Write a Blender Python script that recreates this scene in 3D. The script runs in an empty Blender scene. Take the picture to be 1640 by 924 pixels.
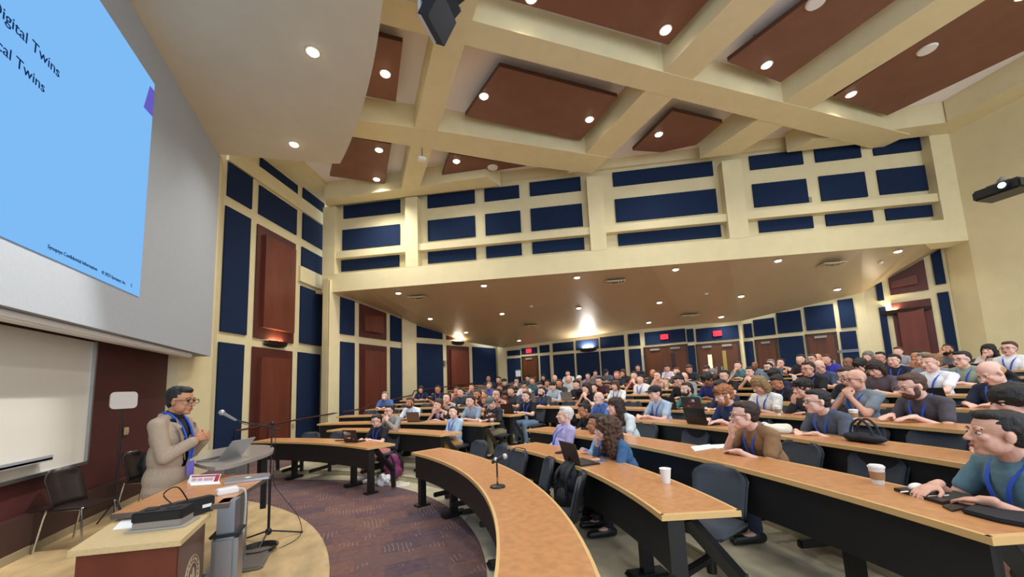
import bpy, bmesh, math, random
from math import sin, cos, radians as RD, pi
from mathutils import Vector as V, Matrix, noise
random.seed(7)
SC = bpy.context.scene
COL = SC.collection
TS = bpy.data.scenes.new('mesh_workshop')   # only used while shaping meshes, removed at the end
# ------------------------------------------------------------------ camera
CAMZ, FPX, PCX, PCY, YH = 1.65, 610.0, 820.0, 548.0, 618.0
YAW = RD(22.4); ROLL = math.atan2(215, 5250)
PITCH = math.atan((YH-PCY)*cos(ROLL)/FPX)
_f = V((0, cos(PITCH), sin(PITCH))); _r = V((1, 0, 0)); _u = _r.cross(_f)
_r2 = _r*cos(ROLL)-_u*sin(ROLL); _u2 = _r*sin(ROLL)+_u*cos(ROLL)
_M = Matrix(((cos(YAW), sin(YAW), 0), (-sin(YAW), cos(YAW), 0), (0, 0, 1)))
CR, CU, CF = _M@_r2, _M@_u2, _M@_f
EYE = V((0, 0, CAMZ))
cam = bpy.data.cameras.new('camera'); co = bpy.data.objects.new('camera', cam); COL.objects.link(co)
cam.sensor_width = 36; cam.lens = FPX/1640*36; cam.shift_y = (PCY-462)/1640
cam.clip_start = .05
co.matrix_world = Matrix(((CR.x, CU.x, -CF.x, 0), (CR.y, CU.y, -CF.y, 0), (CR.z, CU.z, -CF.z, CAMZ), (0, 0, 0, 1)))
SC.camera = co
SC.view_settings.view_transform = 'Standard'; SC.view_settings.look = 'None'
SC.view_settings.exposure = 0.0; SC.view_settings.gamma = 1; SC.view_settings.use_curve_mapping = False
W = bpy.data.worlds.new('world'); SC.world = W; W.use_nodes = True
W.node_tree.nodes['Background'].inputs[0].default_value = (.85, .95, 1.1, 1)
W.node_tree.nodes['Background'].inputs[1].default_value = 2.7
HOUSE = 270.0       # watts of a roof downlight
SUBW = 120.0        # watts of a downlight under the low rear ceiling
def ray(px, py): return CR*((px-PCX)/FPX)+CU*((PCY-py)/FPX)+CF
def onz(px, py, z):
    d = ray(px, py); return EYE+d*((z-CAMZ)/d.z)
def onpl(px, py, P0, n):
    d = ray(px, py); return EYE+d*((P0-EYE).dot(n)/d.dot(n))
def proj(P):
    q = P-EYE; d = q.dot(CF); return PCX+FPX*q.dot(CR)/d, PCY-FPX*q.dot(CU)/d
# ------------------------------------------------------------------ materials
def lin(h):
    h = h.lstrip('#'); o = []
    for i in (0, 2, 4):
        c = int(h[i:i+2], 16)/255; o.append(c/12.92 if c <= .04045 else ((c+.055)/1.055)**2.4)
    return (*o, 1)
MT = {}
def mat(name, col, rough=.7, metal=0, emit=None, es=0, var=0, scale=8, bump=0, bscale=60, stretch=(1, 1, 1), spec=.5):
    if name in MT: return MT[name]
    m = bpy.data.materials.new(name); m.use_nodes = True; nt = m.node_tree; b = nt.nodes['Principled BSDF']
    c = lin(col); b.inputs['Base Color'].default_value = c
    b.inputs['Roughness'].default_value = rough; b.inputs['Metallic'].default_value = metal
    b.inputs['Specular IOR Level'].default_value = spec
    if emit: b.inputs['Emission Color'].default_value = lin(emit); b.inputs['Emission Strength'].default_value = es
    if var or bump:
        tc = nt.nodes.new('ShaderNodeTexCoord'); mp = nt.nodes.new('ShaderNodeMapping'); mp.inputs['Scale'].default_value = stretch
        nt.links.new(tc.outputs['Object'], mp.inputs[0])
    if var:
        nz = nt.nodes.new('ShaderNodeTexNoise'); nz.inputs['Scale'].default_value = scale; nz.inputs['Detail'].default_value = 5
        nt.links.new(mp.outputs[0], nz.inputs['Vector'])
        rp = nt.nodes.new('ShaderNodeValToRGB'); rp.color_ramp.elements[0].position = .3; rp.color_ramp.elements[1].position = .7
        rp.color_ramp.elements[0].color = (*[x*(1-var) for x in c[:3]], 1); rp.color_ramp.elements[1].color = (*[min(1, x*(1+var)) for x in c[:3]], 1)
        nt.links.new(nz.outputs['Fac'], rp.inputs[0]); nt.links.new(rp.outputs[0], b.inputs['Base Color'])
    if bump:
        n2 = nt.nodes.new('ShaderNodeTexNoise'); n2.inputs['Scale'].default_value = bscale; nt.links.new(mp.outputs[0], n2.inputs['Vector'])
        bp = nt.nodes.new('ShaderNodeBump'); bp.inputs['Strength'].default_value = bump; bp.inputs['Distance'].default_value = .01
        nt.links.new(n2.outputs['Fac'], bp.inputs['Height']); nt.links.new(bp.outputs[0], b.inputs['Normal'])
    MT[name] = m; return m
cream = mat('cream_paint', 'dccfa4', .75, var=.03, scale=3)
soffitm = mat('stage_ceiling_paint', 'd3c8ac', .8, var=.03, scale=2)
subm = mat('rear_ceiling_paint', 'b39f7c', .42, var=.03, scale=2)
deckm = mat('roof_deck_white', 'efebee', .8)
navy = mat('navy_acoustic_fabric', '1a2945', .95, var=.12, scale=40, spec=.2)
cherry = mat('cherry_wood', '693526', .38, var=.18, scale=5, stretch=(1, 1, .15))
cherryd = mat('cherry_wood_frame', '52251e', .42, var=.15, scale=5, stretch=(1, 1, .15))
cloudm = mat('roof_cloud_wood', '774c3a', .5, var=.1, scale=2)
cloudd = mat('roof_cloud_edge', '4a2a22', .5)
doorm = mat('brown_door_wood', '5d3318', .4, var=.2, scale=6, stretch=(1, 1, .12))
maroon = mat('maroon_wall', '4a1f1e', .6, var=.08, scale=10)
laminate = mat('desk_laminate', 'bd8555', .3, var=.16, scale=16)
edgem = mat('desk_edge_band', 'd6ad72', .4)
blk = mat('black_metal', '121214', .45)
blkp = mat('black_plastic', '17181b', .4)
panelm = mat('modesty_black', '131214', .55)
chairm = mat('chair_grey_fabric', '3c4149', .85, var=.1, scale=60)
chairs_ = mat('chair_shell', '23252a', .45)
chrome = mat('chrome', 'c9c9c9', .18, 1)
alu = mat('brushed_aluminium', 'a9abad', .32, .9)
silver = mat('silver_laptop', 'b4b6ba', .3, .7)
white = mat('white_plastic', 'e6e4e0', .5)
paper = mat('paper', 'eceeee', .8)
screenm = mat('grey_screen_surface', 'a6acb2', .85, var=.03, scale=30)
boardm = mat('whiteboard', 'd6d2c8', .35)
skins = [mat('skin_%s' % n, c, .5, var=.05, scale=25) for n, c in (('fair', 'e2b6a2'), ('light', 'd5a28a'), ('tan', 'b98261'), ('brown', '8a5a40'))]
lampw = mat('lamp_lens', 'ffffff', .5, emit='fff4dc', es=14)
def brickmat(name, c1, c2, cm, sc, bw, bh, mortar, rough, noisec=0.0, rot=0):
    m = bpy.data.materials.new(name); m.use_nodes = True; nt = m.node_tree; b = nt.nodes['Principled BSDF']; b.inputs['Roughness'].default_value = rough
    tc = nt.nodes.new('ShaderNodeTexCoord'); mp = nt.nodes.new('ShaderNodeMapping'); mp.inputs['Rotation'].default_value = (0, 0, rot)
    nt.links.new(tc.outputs['Object'], mp.inputs[0])
    br = nt.nodes.new('ShaderNodeTexBrick'); br.inputs['Scale'].default_value = sc; br.inputs['Color1'].default_value = lin(c1)
    br.inputs['Color2'].default_value = lin(c2); br.inputs['Mortar'].default_value = lin(cm); br.inputs['Mortar Size'].default_value = mortar
    br.inputs['Brick Width'].default_value = bw; br.inputs['Row Height'].default_value = bh; br.inputs['Bias'].default_value = 0
    nt.links.new(mp.outputs[0], br.inputs['Vector'])
    nz = nt.nodes.new('ShaderNodeTexNoise'); nz.inputs['Scale'].default_value = 3 if noisec < .5 else 14; nz.inputs['Detail'].default_value = 8; nt.links.new(mp.outputs[0], nz.inputs['Vector'])
    mx = nt.nodes.new('ShaderNodeMix'); mx.data_type = 'RGBA'; mx.blend_type = 'MULTIPLY'; mx.inputs[0].default_value = 1
    rp = nt.nodes.new('ShaderNodeValToRGB'); rp.color_ramp.elements[0].color = (1-noisec,)*3+(1,); rp.color_ramp.elements[1].color = (1+noisec*.5,)*3+(1,)
    rp.color_ramp.elements[0].position = .3; rp.color_ramp.elements[1].position = .7
    nt.links.new(nz.outputs['Fac'], rp.inputs[0]); nt.links.new(br.outputs['Color'], mx.inputs[6]); nt.links.new(rp.outputs[0], mx.inputs[7])
    nt.links.new(mx.outputs[2], b.inputs['Base Color']); return m
carpet = brickmat('maroon_patterned_carpet', '6b4640', '423b47', '3c2a30', 1, .62, .31, .002, .95, .55)
def _carpet2():
    nt = carpet.node_tree; b = nt.nodes['Principled BSDF']; src = b.inputs['Base Color'].links[0].from_socket; mp = [n for n in nt.nodes if n.type == 'MAPPING'][0]
    b2 = nt.nodes.new('ShaderNodeTexBrick'); b2.inputs['Scale'].default_value = 1; b2.inputs['Color1'].default_value = lin('7d5a4c'); b2.inputs['Color2'].default_value = lin('4f3f4c'); b2.inputs['Mortar'].default_value = lin('4a3038')
    b2.inputs['Brick Width'].default_value = .40; b2.inputs['Row Height'].default_value = .27; b2.inputs['Mortar Size'].default_value = .001; b2.offset = .37; b2.squash = 1.6; b2.squash_frequency = 3
    nt.links.new(mp.outputs[0], b2.inputs['Vector']); mx = nt.nodes.new('ShaderNodeMix'); mx.data_type = 'RGBA'; mx.inputs[0].default_value = .5
    nt.links.new(src, mx.inputs[6]); nt.links.new(b2.outputs['Color'], mx.inputs[7])
    wv = nt.nodes.new('ShaderNodeTexWave'); wv.inputs['Scale'].default_value = 7; wv.inputs['Distortion'].default_value = 3; nt.links.new(mp.outputs[0], wv.inputs['Vector'])
    nz = nt.nodes.new('ShaderNodeTexNoise'); nz.inputs['Scale'].default_value = 2.6; nt.links.new(mp.outputs[0], nz.inputs['Vector'])
    m1 = nt.nodes.new('ShaderNodeMath'); m1.operation = 'GREATER_THAN'; m1.inputs[1].default_value = .93; nt.links.new(wv.outputs['Fac'], m1.inputs[0])
    m2 = nt.nodes.new('ShaderNodeMath'); m2.operation = 'GREATER_THAN'; m2.inputs[1].default_value = .58; nt.links.new(nz.outputs['Fac'], m2.inputs[0])
    m3 = nt.nodes.new('ShaderNodeMath'); m3.operation = 'MULTIPLY'; nt.links.new(m1.outputs[0], m3.inputs[0]); nt.links.new(m2.outputs[0], m3.inputs[1])
    m4 = nt.nodes.new('ShaderNodeMath'); m4.operation = 'MULTIPLY'; m4.inputs[1].default_value = .6; nt.links.new(m3.outputs[0], m4.inputs[0])
    mz = nt.nodes.new('ShaderNodeMix'); mz.data_type = 'RGBA'; nt.links.new(m4.outputs[0], mz.inputs[0]); nt.links.new(mx.outputs[2], mz.inputs[6]); mz.inputs[7].default_value = lin('a0806c')
    nt.links.new(mz.outputs[2], b.inputs['Base Color'])
_carpet2()
concrete = brickmat('polished_concrete', 'c6bda2', 'bcb298', '82785f', 1, 2.4, 2.4, .006, .28, .25, .5)
stagem = mat('mottled_beige_stage', 'b39a70', .5, var=.22, scale=6, stretch=(1, .5, 1))
# ------------------------------------------------------------------ object helpers
def setp(o, label=None, cat=None, group=None, kind=None):
    if label: o['label'] = label
    if cat: o['category'] = cat
    if group: o['group'] = group
    if kind: o['kind'] = kind
    return o
def obj(name, bm, m, parent=None, smooth=False, loc=None, rot=None):
    me = bpy.data.meshes.new(name)
    if isinstance(bm, bpy.types.Mesh): me = bm
    else: bm.normal_update(); bm.to_mesh(me); bm.free()
    if m is not None:
        ms = m if isinstance(m, (list, tuple)) else [m]
        if len(me.materials) == 0:
            for q in ms: me.materials.append(q)
    if smooth:
        for p in me.polygons: p.use_smooth = True
    o = bpy.data.objects.new(name, me); COL.objects.link(o)
    if parent: o.parent = parent
    if loc is not None: o.location = loc
    if rot is not None: o.rotation_euler = rot
    return o
def empty(name, loc, rz=0, label=None, cat=None, group=None, kind=None):
    o = bpy.data.objects.new(name, None); o.empty_display_size = .1; COL.objects.link(o); o.location = loc; o.rotation_euler = (0, 0, rz)
    return setp(o, label, cat, group, kind)
def dup(root):
    r = root.copy(); COL.objects.link(r)
    for ch in list(root.children):
        c = ch.copy(); COL.objects.link(c); c.parent = r
        for g in list(ch.children):
            d = g.copy(); COL.objects.link(d); d.parent = c
    return r
def box(bm, c, s, rz=0, bev=0, R=None):
    r = bmesh.ops.create_cube(bm, size=1)
    M = Matrix.Translation(V(c))@(R.to_4x4() if R is not None else Matrix.Rotation(rz, 4, 'Z'))@Matrix.Diagonal((*s, 1))
    bmesh.ops.transform(bm, matrix=M, verts=r['verts'])
    if bev: bmesh.ops.bevel(bm, geom=list({e for v in r['verts'] for e in v.link_edges}), offset=bev, segments=2, affect='EDGES')
    return bm
def prism(bm, pts, z0, z1):
    """pts: plan polygon; z0,z1 numbers or lists"""
    n = len(pts); a = z0 if hasattr(z0, '__len__') else [z0]*n; b = z1 if hasattr(z1, '__len__') else [z1]*n
    lo = [bm.verts.new((p[0], p[1], a[i])) for i, p in enumerate(pts)]; hi = [bm.verts.new((p[0], p[1], b[i])) for i, p in enumerate(pts)]
    fs = [bm.faces.new(lo[::-1]), bm.faces.new(hi)]
    for i in range(n): fs.append(bm.faces.new((lo[i], lo[(i+1) % n], hi[(i+1) % n], hi[i])))
    bmesh.ops.recalc_face_normals(bm, faces=fs); return bm
def extrude_poly(bm, pts, d):
    lo = [bm.verts.new(p) for p in pts]; hi = [bm.verts.new(V(p)+V(d)) for p in pts]; n = len(pts)
    fs = [bm.faces.new(lo[::-1]), bm.faces.new(hi)]
    for i in range(n): fs.append(bm.faces.new((lo[i], lo[(i+1) % n], hi[(i+1) % n], hi[i])))
    bmesh.ops.recalc_face_normals(bm, faces=fs); return bm
def cone(bm, p, q, r1, r2=None, seg=12):
    p, q = V(p), V(q); r2 = r1 if r2 is None else r2; d = q-p
    if d.length < 1e-6: return bm
    M = Matrix.Translation((p+q)/2)@d.to_track_quat('Z', 'Y').to_matrix().to_4x4()
    bmesh.ops.create_cone(bm, cap_ends=True, segments=seg, radius1=r1, radius2=r2, depth=d.length, matrix=M); return bm
def ell(bm, c, r, R=None, seg=16):
    c = V(c); nv = max(6, seg//2+2); rot = (lambda v: R@v) if R is not None else (lambda v: v); rings = []
    new = bm.verts.new
    for j in range(1, nv):
        t = pi*j/nv; st, ct = sin(t), cos(t); rings.append([new(c+rot(V((r[0]*st*cos(2*pi*i/seg), r[1]*st*sin(2*pi*i/seg), r[2]*ct)))) for i in range(seg)])
    tp, bt = new(c+rot(V((0, 0, r[2])))), new(c-rot(V((0, 0, r[2])))); nf = bm.faces.new
    for i in range(seg):
        k = (i+1) % seg; nf((tp, rings[0][i], rings[0][k])); nf((bt, rings[-1][k], rings[-1][i]))
        for a, b in zip(rings, rings[1:]): nf((a[i], b[i], b[k], a[k]))
    return bm
def cap(bm, p, q, r1, r2=None, seg=14):
    r2 = r1 if r2 is None else r2; cone(bm, p, q, r1, r2, seg); ell(bm, p, (r1,)*3, seg=seg); ell(bm, q, (r2,)*3, seg=seg); return bm
def tube(bm, pts, r, seg=8):
    pts = [V(p) for p in pts]; rings = []
    for i, p in enumerate(pts):
        d = (pts[min(i+1, len(pts)-1)]-pts[max(i-1, 0)]).normalized(); q = d.to_track_quat('Z', 'Y')
        rings.append([bm.verts.new(p+q@V((r*cos(2*pi*k/seg), r*sin(2*pi*k/seg), 0))) for k in range(seg)])
    for a, b in zip(rings, rings[1:]):
        for k in range(seg): bm.faces.new((a[k], a[(k+1) % seg], b[(k+1) % seg], b[k]))
    bm.faces.new(rings[0][::-1]); bm.faces.new(rings[-1]); return bm
def spline(pts, n=8):
    pts = [V(p) for p in pts]; out = []
    for i in range(len(pts)-1):
        a = pts[max(i-1, 0)]; b = pts[i]; c = pts[i+1]; d = pts[min(i+2, len(pts)-1)]
        for k in range(n):
            t = k/n; out.append(.5*((2*b)+(c-a)*t+(2*a-5*b+4*c-d)*t*t+(3*b-a-3*c+d)*t**3))
    return out+[pts[-1]]
def B(): return bmesh.new()
def arcslab(bm, c, R0, R1, a0, a1, z0, z1, step=2.0):
    n = max(2, int(abs(a1-a0)/step)+1); ring = []
    for i in range(n+1):
        a = RD(a0+(a1-a0)*i/n); ca, sa = cos(a), sin(a)
        ring.append([bm.verts.new((c[0]+R*ca, c[1]+R*sa, z)) for R, z in ((R0, z0), (R1, z0), (R1, z1), (R0, z1))])
    fs = []
    for p, q in zip(ring, ring[1:]):
        for k in range(4): fs.append(bm.faces.new((p[k], p[(k+1) % 4], q[(k+1) % 4], q[k])))
    fs.append(bm.faces.new(ring[0][::-1])); fs.append(bm.faces.new(ring[-1])); bmesh.ops.recalc_face_normals(bm, faces=fs); return bm
def text(body, size, M, m, name, parent=None, align='LEFT', ext=.002):
    cu = bpy.data.curves.new(name, 'FONT'); cu.body = body; cu.size = size; cu.extrude = ext; cu.align_x = align
    o = bpy.data.objects.new(name, cu); TS.collection.objects.link(o)
    TS.view_layers[0].update(); dg = TS.view_layers[0].depsgraph; me = bpy.data.meshes.new_from_object(o.evaluated_get(dg)); bpy.data.objects.remove(o); me.transform(M)
    me.materials.clear(); return obj(name, me, m, parent)
ORD = ['zeroth', 'first', 'second', 'third', 'fourth', 'fifth', 'sixth', 'seventh', 'eighth', 'ninth', 'tenth', 'eleventh', 'twelfth', 'thirteenth', 'fourteenth', 'fifteenth', 'sixteenth', 'seventeenth', 'eighteenth', 'nineteenth', 'twentieth']
def ordn(i): return ORD[i] if i <= 20 else '%dth' % i
# ================================================================== ROOM SHELL
CC = V((-4.3, 4.05, 0))
class Wall:
    """vertical plane through two plan points; s runs from A to B, n points to the room"""
    def __init__(s, A, B_):
        s.A = V((A[0], A[1], 0)); s.B = V((B_[0], B_[1], 0)); s.d = (s.B-s.A).normalized(); s.n = V((s.d.y, -s.d.x, 0)); s.L = (s.B-s.A).length
        if (V((0, 3, 0))-s.A).dot(s.n) < 0: s.n = -s.n
    def sz(s, px, py, off=0):
        Q = onpl(px, py, s.A+s.n*off, s.n); return (Q-s.A).dot(s.d), Q.z
    def P(s, t, z, off=0): return s.A+s.d*t+s.n*off+V((0, 0, z))
    def quad(s, q, off=0):
        return [s.sz(px, py, off) for px, py in q]     # tl tr br bl
    def rect(s, q, off=0, keep=False, z0=None):
        c = s.quad(q, off); l = (c[0][0]+c[3][0])/2; r = (c[1][0]+c[2][0])/2; b = (c[2][1]+c[3][1])/2 if z0 is None else z0; t = (c[0][1]+c[1][1])/2
        if keep: return [(l, c[0][1]), (r, c[1][1]), (r, b), (l, b)]
        return [(l, t), (r, t), (r, b), (l, b)]
    def slab(s, bm, c, off0, off1):
        extrude_poly(bm, [s.P(t, z, off0) for t, z in c], s.n*(off1-off0)); return bm
def cr(ox, oy, sc): return lambda *a: [(ox+a[i]/sc, oy+a[i+1]/sc) for i in range(0, len(a), 2)]
def P3(px, py, z): q = onz(px, py, z); return (q.x, q.y)
W1 = Wall(P3(348.3, 547.3, 3.05), P3(513, 568, 3.05))
BK = Wall(P3(530, 468, 5.15), P3(1548, 385, 5.15))
W2 = Wall(P3(543.7, 546.8, 3.45), P3(643.5, 558, 3.45))
W3 = Wall(P3(667, 548.5, 3.75), P3(793, 557.4, 3.75))
B1 = Wall(P3(813, 574.3, 3.1), P3(1187, 542.5, 3.1))
B2 = Wall(P3(1192, 542, 3.12), P3(1373, 524.6, 3.12))
_a = EYE+ray(1400, 500)*12.5; _b = EYE+ray(1510, 470)*11.35
W5 = Wall(_a, _b)
# the long back wall is gently faceted: three bends follow the measured points
ZR = 8.3; ZC = 8.6; ZD = 8.95
def wallobj(name, wl, t0, t1, z0, z1, off0=-.25, off1=0, m=cream):
    b = B(); wl.slab(b, [(t0, z1), (t1, z1), (t1, z0), (t0, z0)], off0, off1); return setp(obj(name, b, m), kind='structure')
panel_n = {}
def panel(wl, q, where, m=navy, off=0, thick=.05, keep=False, z0=None, name='acoustic_panel', cat='wall panel', what='navy acoustic panel'):
    c = wl.rect(q, off, keep, z0); b = B(); wl.slab(b, c, off+.004, off+thick)
    o = obj(name, b, m); setp(o, what+' '+where, cat, 'navy acoustic panels' if m is navy else None); return o
# --- floors
b = B(); prism(b, [(-3.7, -5), (15.8, -5), (15.8, 6), (13, 22), (-7, 22), (-3.7, 10.6)], -.12, 0); setp(obj('floor_carpet', b, carpet), kind='structure')
b = B(); c0 = (-5.49, 3.88); arcslab(b, c0, 1.9, 5.28, -58, 66, .0, .012, 3); setp(obj('floor_stage', b, stagem), kind='structure')
RO = [0, 5.36, 6.35, 7.38, 8.4, 9.4, 10.45, 11.45, 12.4, 13.4, 14.4, 15.4, 16.4]
FL = [0, 0, .08, .18, .28, .37, .46, .55, .64, .73, .82, .91, 1.0]
b = B(); arcslab(b, (-3.41, 4.73), 4.68, 9.2, -62, 62, .0, .01, 3); setp(obj('floor_concrete', b, concrete), kind='structure')
PHL = [0, 66, 62, 64, 63, 62, 61.5, 61, 60, 59, 58, 57, 56]
for k in range(2, 13):
    R0 = RO[k]-.22; R1 = (RO[k+1]-.22) if k < 12 else 19.4
    b = B(); arcslab(b, CC, R0, R1 if k < 12 else R1, -52 if k > 3 else -47, PHL[k]+2, FL[k]-.2 if k > 2 else -.05, FL[k], 2)
    setp(obj('floor_tier', b, concrete), kind='structure')
    b = B(); arcslab(b, CC, R0-.006, R0+.03, -46, PHL[k]+1.9, FL[k]+.001, FL[k]+.006, 2); setp(obj('trim_step_nosing', b, mat('nosing', '6d6248', .6)), kind='structure')
# aisle ramp along the left walls
b = B(); rin = [(-.35, 13.2, .0), (1.3, 15.0, .3), (3.6, 16.0, .62), (5.2, 17.0, .95)]
rout = [(-1.0, 15.6, .0), (1.2, 17.8, .35), (3.0, 18.0, .65), (7.6, 20.4, 1.0)]
va = [b.verts.new(p) for p in rin]; vb = [b.verts.new(p) for p in rout]
for i in range(3): b.faces.new((va[i], va[i+1], vb[i+1], vb[i]))
r_ = bmesh.ops.extrude_face_region(b, geom=b.faces[:]); bmesh.ops.translate(b, vec=(0, 0, -.15), verts=[v for v in r_['geom'] if isinstance(v, bmesh.types.BMVert)])
bmesh.ops.recalc_face_normals(b, faces=b.faces); setp(obj('floor_ramp', b, carpet), kind='structure')
# --- front wall (lower part set back under the screen box)
XF = -2.95
b = B(); box(b, (-3.62, 3.2, 3.6), (.3, 17.2, 7.4)); setp(obj('wall_front', b, maroon), kind='structure')
b = B(); box(b, (-3.42, 2.9, .22), (.1, 14.2, .44)); setp(obj('trim_plinth', b, mat('plinth_dark', '39231f', .5)), kind='structure')
b = B(); box(b, (-3.38, 3.0, .05), (.06, 14.4, .10)); setp(obj('baseboard_front', b, mat('baseboard_beige', '8f8064', .6)), kind='structure')
# cream pier between the maroon wall and the splayed left wall
b = B(); p0 = W1.P(0, 0); prism(b, [(-3.48, 9.6), (-3.3, 9.62), (-3.12, 10.9), (p0.x-.02, p0.y+.0), (-3.7, p0.y+.3)], 0, 7.6); setp(obj('wall_pier', b, cream), kind='structure')
# screen box: grey wall surface that overhangs the boards
ysc = onpl(347, 247, V((XF, 0, 0)), V((1, 0, 0))).y; zsb = 2.56
b = B(); prism(b, [(XF, -5), (XF, ysc+.25), (-3.47, ysc+.25), (-3.47, -5)], zsb, 7.25)
setp(obj('wall_screen_bulkhead', b, screenm), kind='structure')
# projected picture
def fx(px, py, x=XF): q = onpl(px, py, V((x, 0, 0)), V((1, 0, 0))); return q.y, q.z
yr, zb = fx(219, 474); y2, zt = fx(248, 138)
yr = (yr+y2)/2
scr = empty('projection_screen', (XF, 0, 0), 0, 'large pale blue projected slide on the grey front wall above the speaker', 'screen')
pic = mat('projected_slide', '000000', 1, emit='7fbcf6', es=1.0, spec=0)
b = B(); box(b, (.008, (yr-2)/2, (zt+zb)/2), (.012, yr+2, zt-zb)); obj('picture', b, pic, scr)
ink = mat('slide_ink', '000000', 1, emit='1c3f78', es=.6, spec=0)
pur = mat('slide_violet', '000000', 1, emit='6a62c8', es=.9, spec=0)
q = [fx(238, 137), fx(248, 150), fx(246, 192), fx(228, 171)]
b = B(); extrude_poly(b, [V((.015, min(a, yr), z)) for a, z in q], V((.003, 0, 0))); obj('violet_shape', b, pur, scr)
MX = Matrix(((0, 0, 1, 0), (1, 0, 0, 0), (0, 1, 0, 0), (0, 0, 0, 1)))
def slidetext(s, pr, pb, hpx, name):
    y, z = fx(*pr); y2_, z2_ = fx(pb[0], pb[1]); size = abs(z-z2_)*hpx
    text(s, size, Matrix.Translation((.015, y, z))@MX, ink, name, scr, 'RIGHT')
slidetext('Digital Twins', (92, 125), (94, 97), .80, 'slide_heading')
slidetext('Physical Twins', (68, 149), (70, 121), .80, 'slide_heading')
slidetext('Synopsys Confidential Information', (153, 434), (153, 428), 1.3, 'slide_footer')
slidetext('\u00a9 2023 Synopsys, Inc.', (199, 456), (199, 450.5), 1.3, 'slide_footer')
slidetext('5', (209, 460), (209, 454), 1.3, 'slide_number')
# pull-down rail under the box, whiteboard and its tray
b = B(); box(b, (-3.1, 3.4, zsb-.05), (.16, 12.0, .09), bev=.02); setp(obj('screen_rail', b, white), 'long white rail along the underside of the grey screen wall', 'rail')
def bx(px, py): q = onpl(px, py, V((-3.42, 0, 0)), V((1, 0, 0))); return q.y, q.z
ya, za = bx(156, 545); yb, zb_ = bx(128, 770); yw = (ya+yb)/2
wb = empty('whiteboard', (-3.44, 0, 0), 0, 'wide whiteboard on the front wall under the screen, brightly lit', 'whiteboard')
b = B(); box(b, (.0, (yw-4)/2, (.86+2.5)/2), (.04, yw+4, 2.5-.86)); obj('board', b, boardm, wb)
b = B(); box(b, (.02, yw, 1.68), (.07, .035, 1.66)); box(b, (.02, (yw-4)/2, .85), (.07, yw+4, .04)); obj('frame', b, alu, wb)
yt, zt_ = bx(58, 776)
b = B(); box(b, (.09, (yt-4)/2, 1.02), (.10, yt+4, .035)); box(b, (.13, (yt-4)/2, 1.04), (.02, yt+4, .05)); obj('tray', b, mat('tray_grey', '8e9096', .5), wb)
b = B(); yp, zp = bx(206, 690); box(b, (-3.45, yp, zp), (.02, .11, .12), bev=.004); box(b, (-3.435, yp-.022, zp), (.012, .025, .05)); box(b, (-3.435, yp+.022, zp), (.012, .025, .05))
setp(obj('light_switch', b, mat('switch_beige', 'b3a078', .5)), 'beige double light switch plate on the maroon wall', 'light switch')
# --- wall 1 (splayed left wall)
wallobj('wall_left', W1, -.25, W1.L+.55, 0, ZD-.003)
c5 = cr(440, 340, 6.6); c6 = cr(340, 310, 10.27); c1 = cr(340, 250, 11.55); c2 = cr(440, 250, 10.27); c3 = cr(340, 500, 9.24); c4 = cr(440, 500, 9.24)
W1c = [('tall, left column beside the screen wall', [(360.9, 328.5), (400.5, 352), (392, 537), (350, 530)]),
       ('top left beside the screen wall', [(365, 257), (403, 288), (401, 336), (362, 312)]),
       ('lower left beside the small thermostat', [(348.3, 547.3), (391, 553), (380, 735), (341, 722)]),
       ('top row above the upper wood panel', [(414, 297), (474, 336), (473, 376), (413, 343)]),
       ('right column, highest of four small ones', [(484, 300), (517.5, 321), (518, 341), (484, 320)]),
       ('right column, second from top', [(484, 343), (517.5, 362), (516, 399), (483, 384)]),
       ('right column, third from top', [(482.4, 396.4), (515.8, 412), (515, 443), (481, 431)]),
       ('right column, tall below the cream beam', [(480.5, 458), (515, 470), (513, 553.5), (478, 550)]),
       ('right column, lower one next to the corner', [(477, 564), (513, 568), (507, 700), (472, 702)]),
       ('cut off by the stage ceiling edge', [(416, 257), (475, 293), (475, 313), (415, 276)])]
for wh, q in W1c: panel(W1, q, 'on the tall left wall, '+wh)
def woodpanel(wl, q, qi, where, z0=None, off=.0, keep=False):
    e = empty('wood_panel', wl.P((wl.quad(q)[0][0]+wl.quad(q)[1][0])/2, wl.rect(q, 0, keep, z0)[2][1]), 0, 'cherry wood wall panel '+where, 'wood panel')
    iv = Matrix.Translation(-e.location)
    c = wl.rect(q, 0, keep, z0); bb = B(); wl.slab(bb, c, .004, .05); bb.transform(iv); obj('backing', bb, cherryd, e)
    c = wl.rect(qi, 0.1, keep, None if z0 is None else z0+.12); bb = B(); wl.slab(bb, c, .05, .16); bb.transform(iv); obj('raised_face', bb, cherry, e); return e
woodpanel(W1, [(411.4, 359), (472.7, 391.5), (467, 552), (404, 538.7)], [(424, 377), (473, 400), (468, 533), (419, 524)], 'on the tall left wall above the sconce')
woodpanel(W1, [(403, 555), (467, 563), (462, 715), (396, 722)], [(417, 572), (463, 575), (459, 715), (411, 720)], 'on the tall left wall below the sconce')
# protruding cream beam and rails on wall 1
def beamon(name, wl, t0, t1, z0, z1, o1, m=cream, o0=0):
    b = B(); wl.slab(b, [(t0, z1), (t1, z1), (t1, z0), (t0, z0)], o0, o1); return setp(obj(name, b, m), kind='structure')
zb0, zb1 = W1.sz(527.9, 468.8, .08)[1], W1.sz(527.9, 446.8, .08)[1]; beamon('trim_beam', W1, 2.95, W1.L+.55, zb0, zb1, .08)
beamon('trim_beam', W1, 0.0, W1.L+.55, W1.sz(528, 367, .08)[1], W1.sz(528, 349, .08)[1], .08)
beamon('trim_column', W1, W1.L+.12, W1.L+.5, 0, 8.3, .12)
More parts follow.
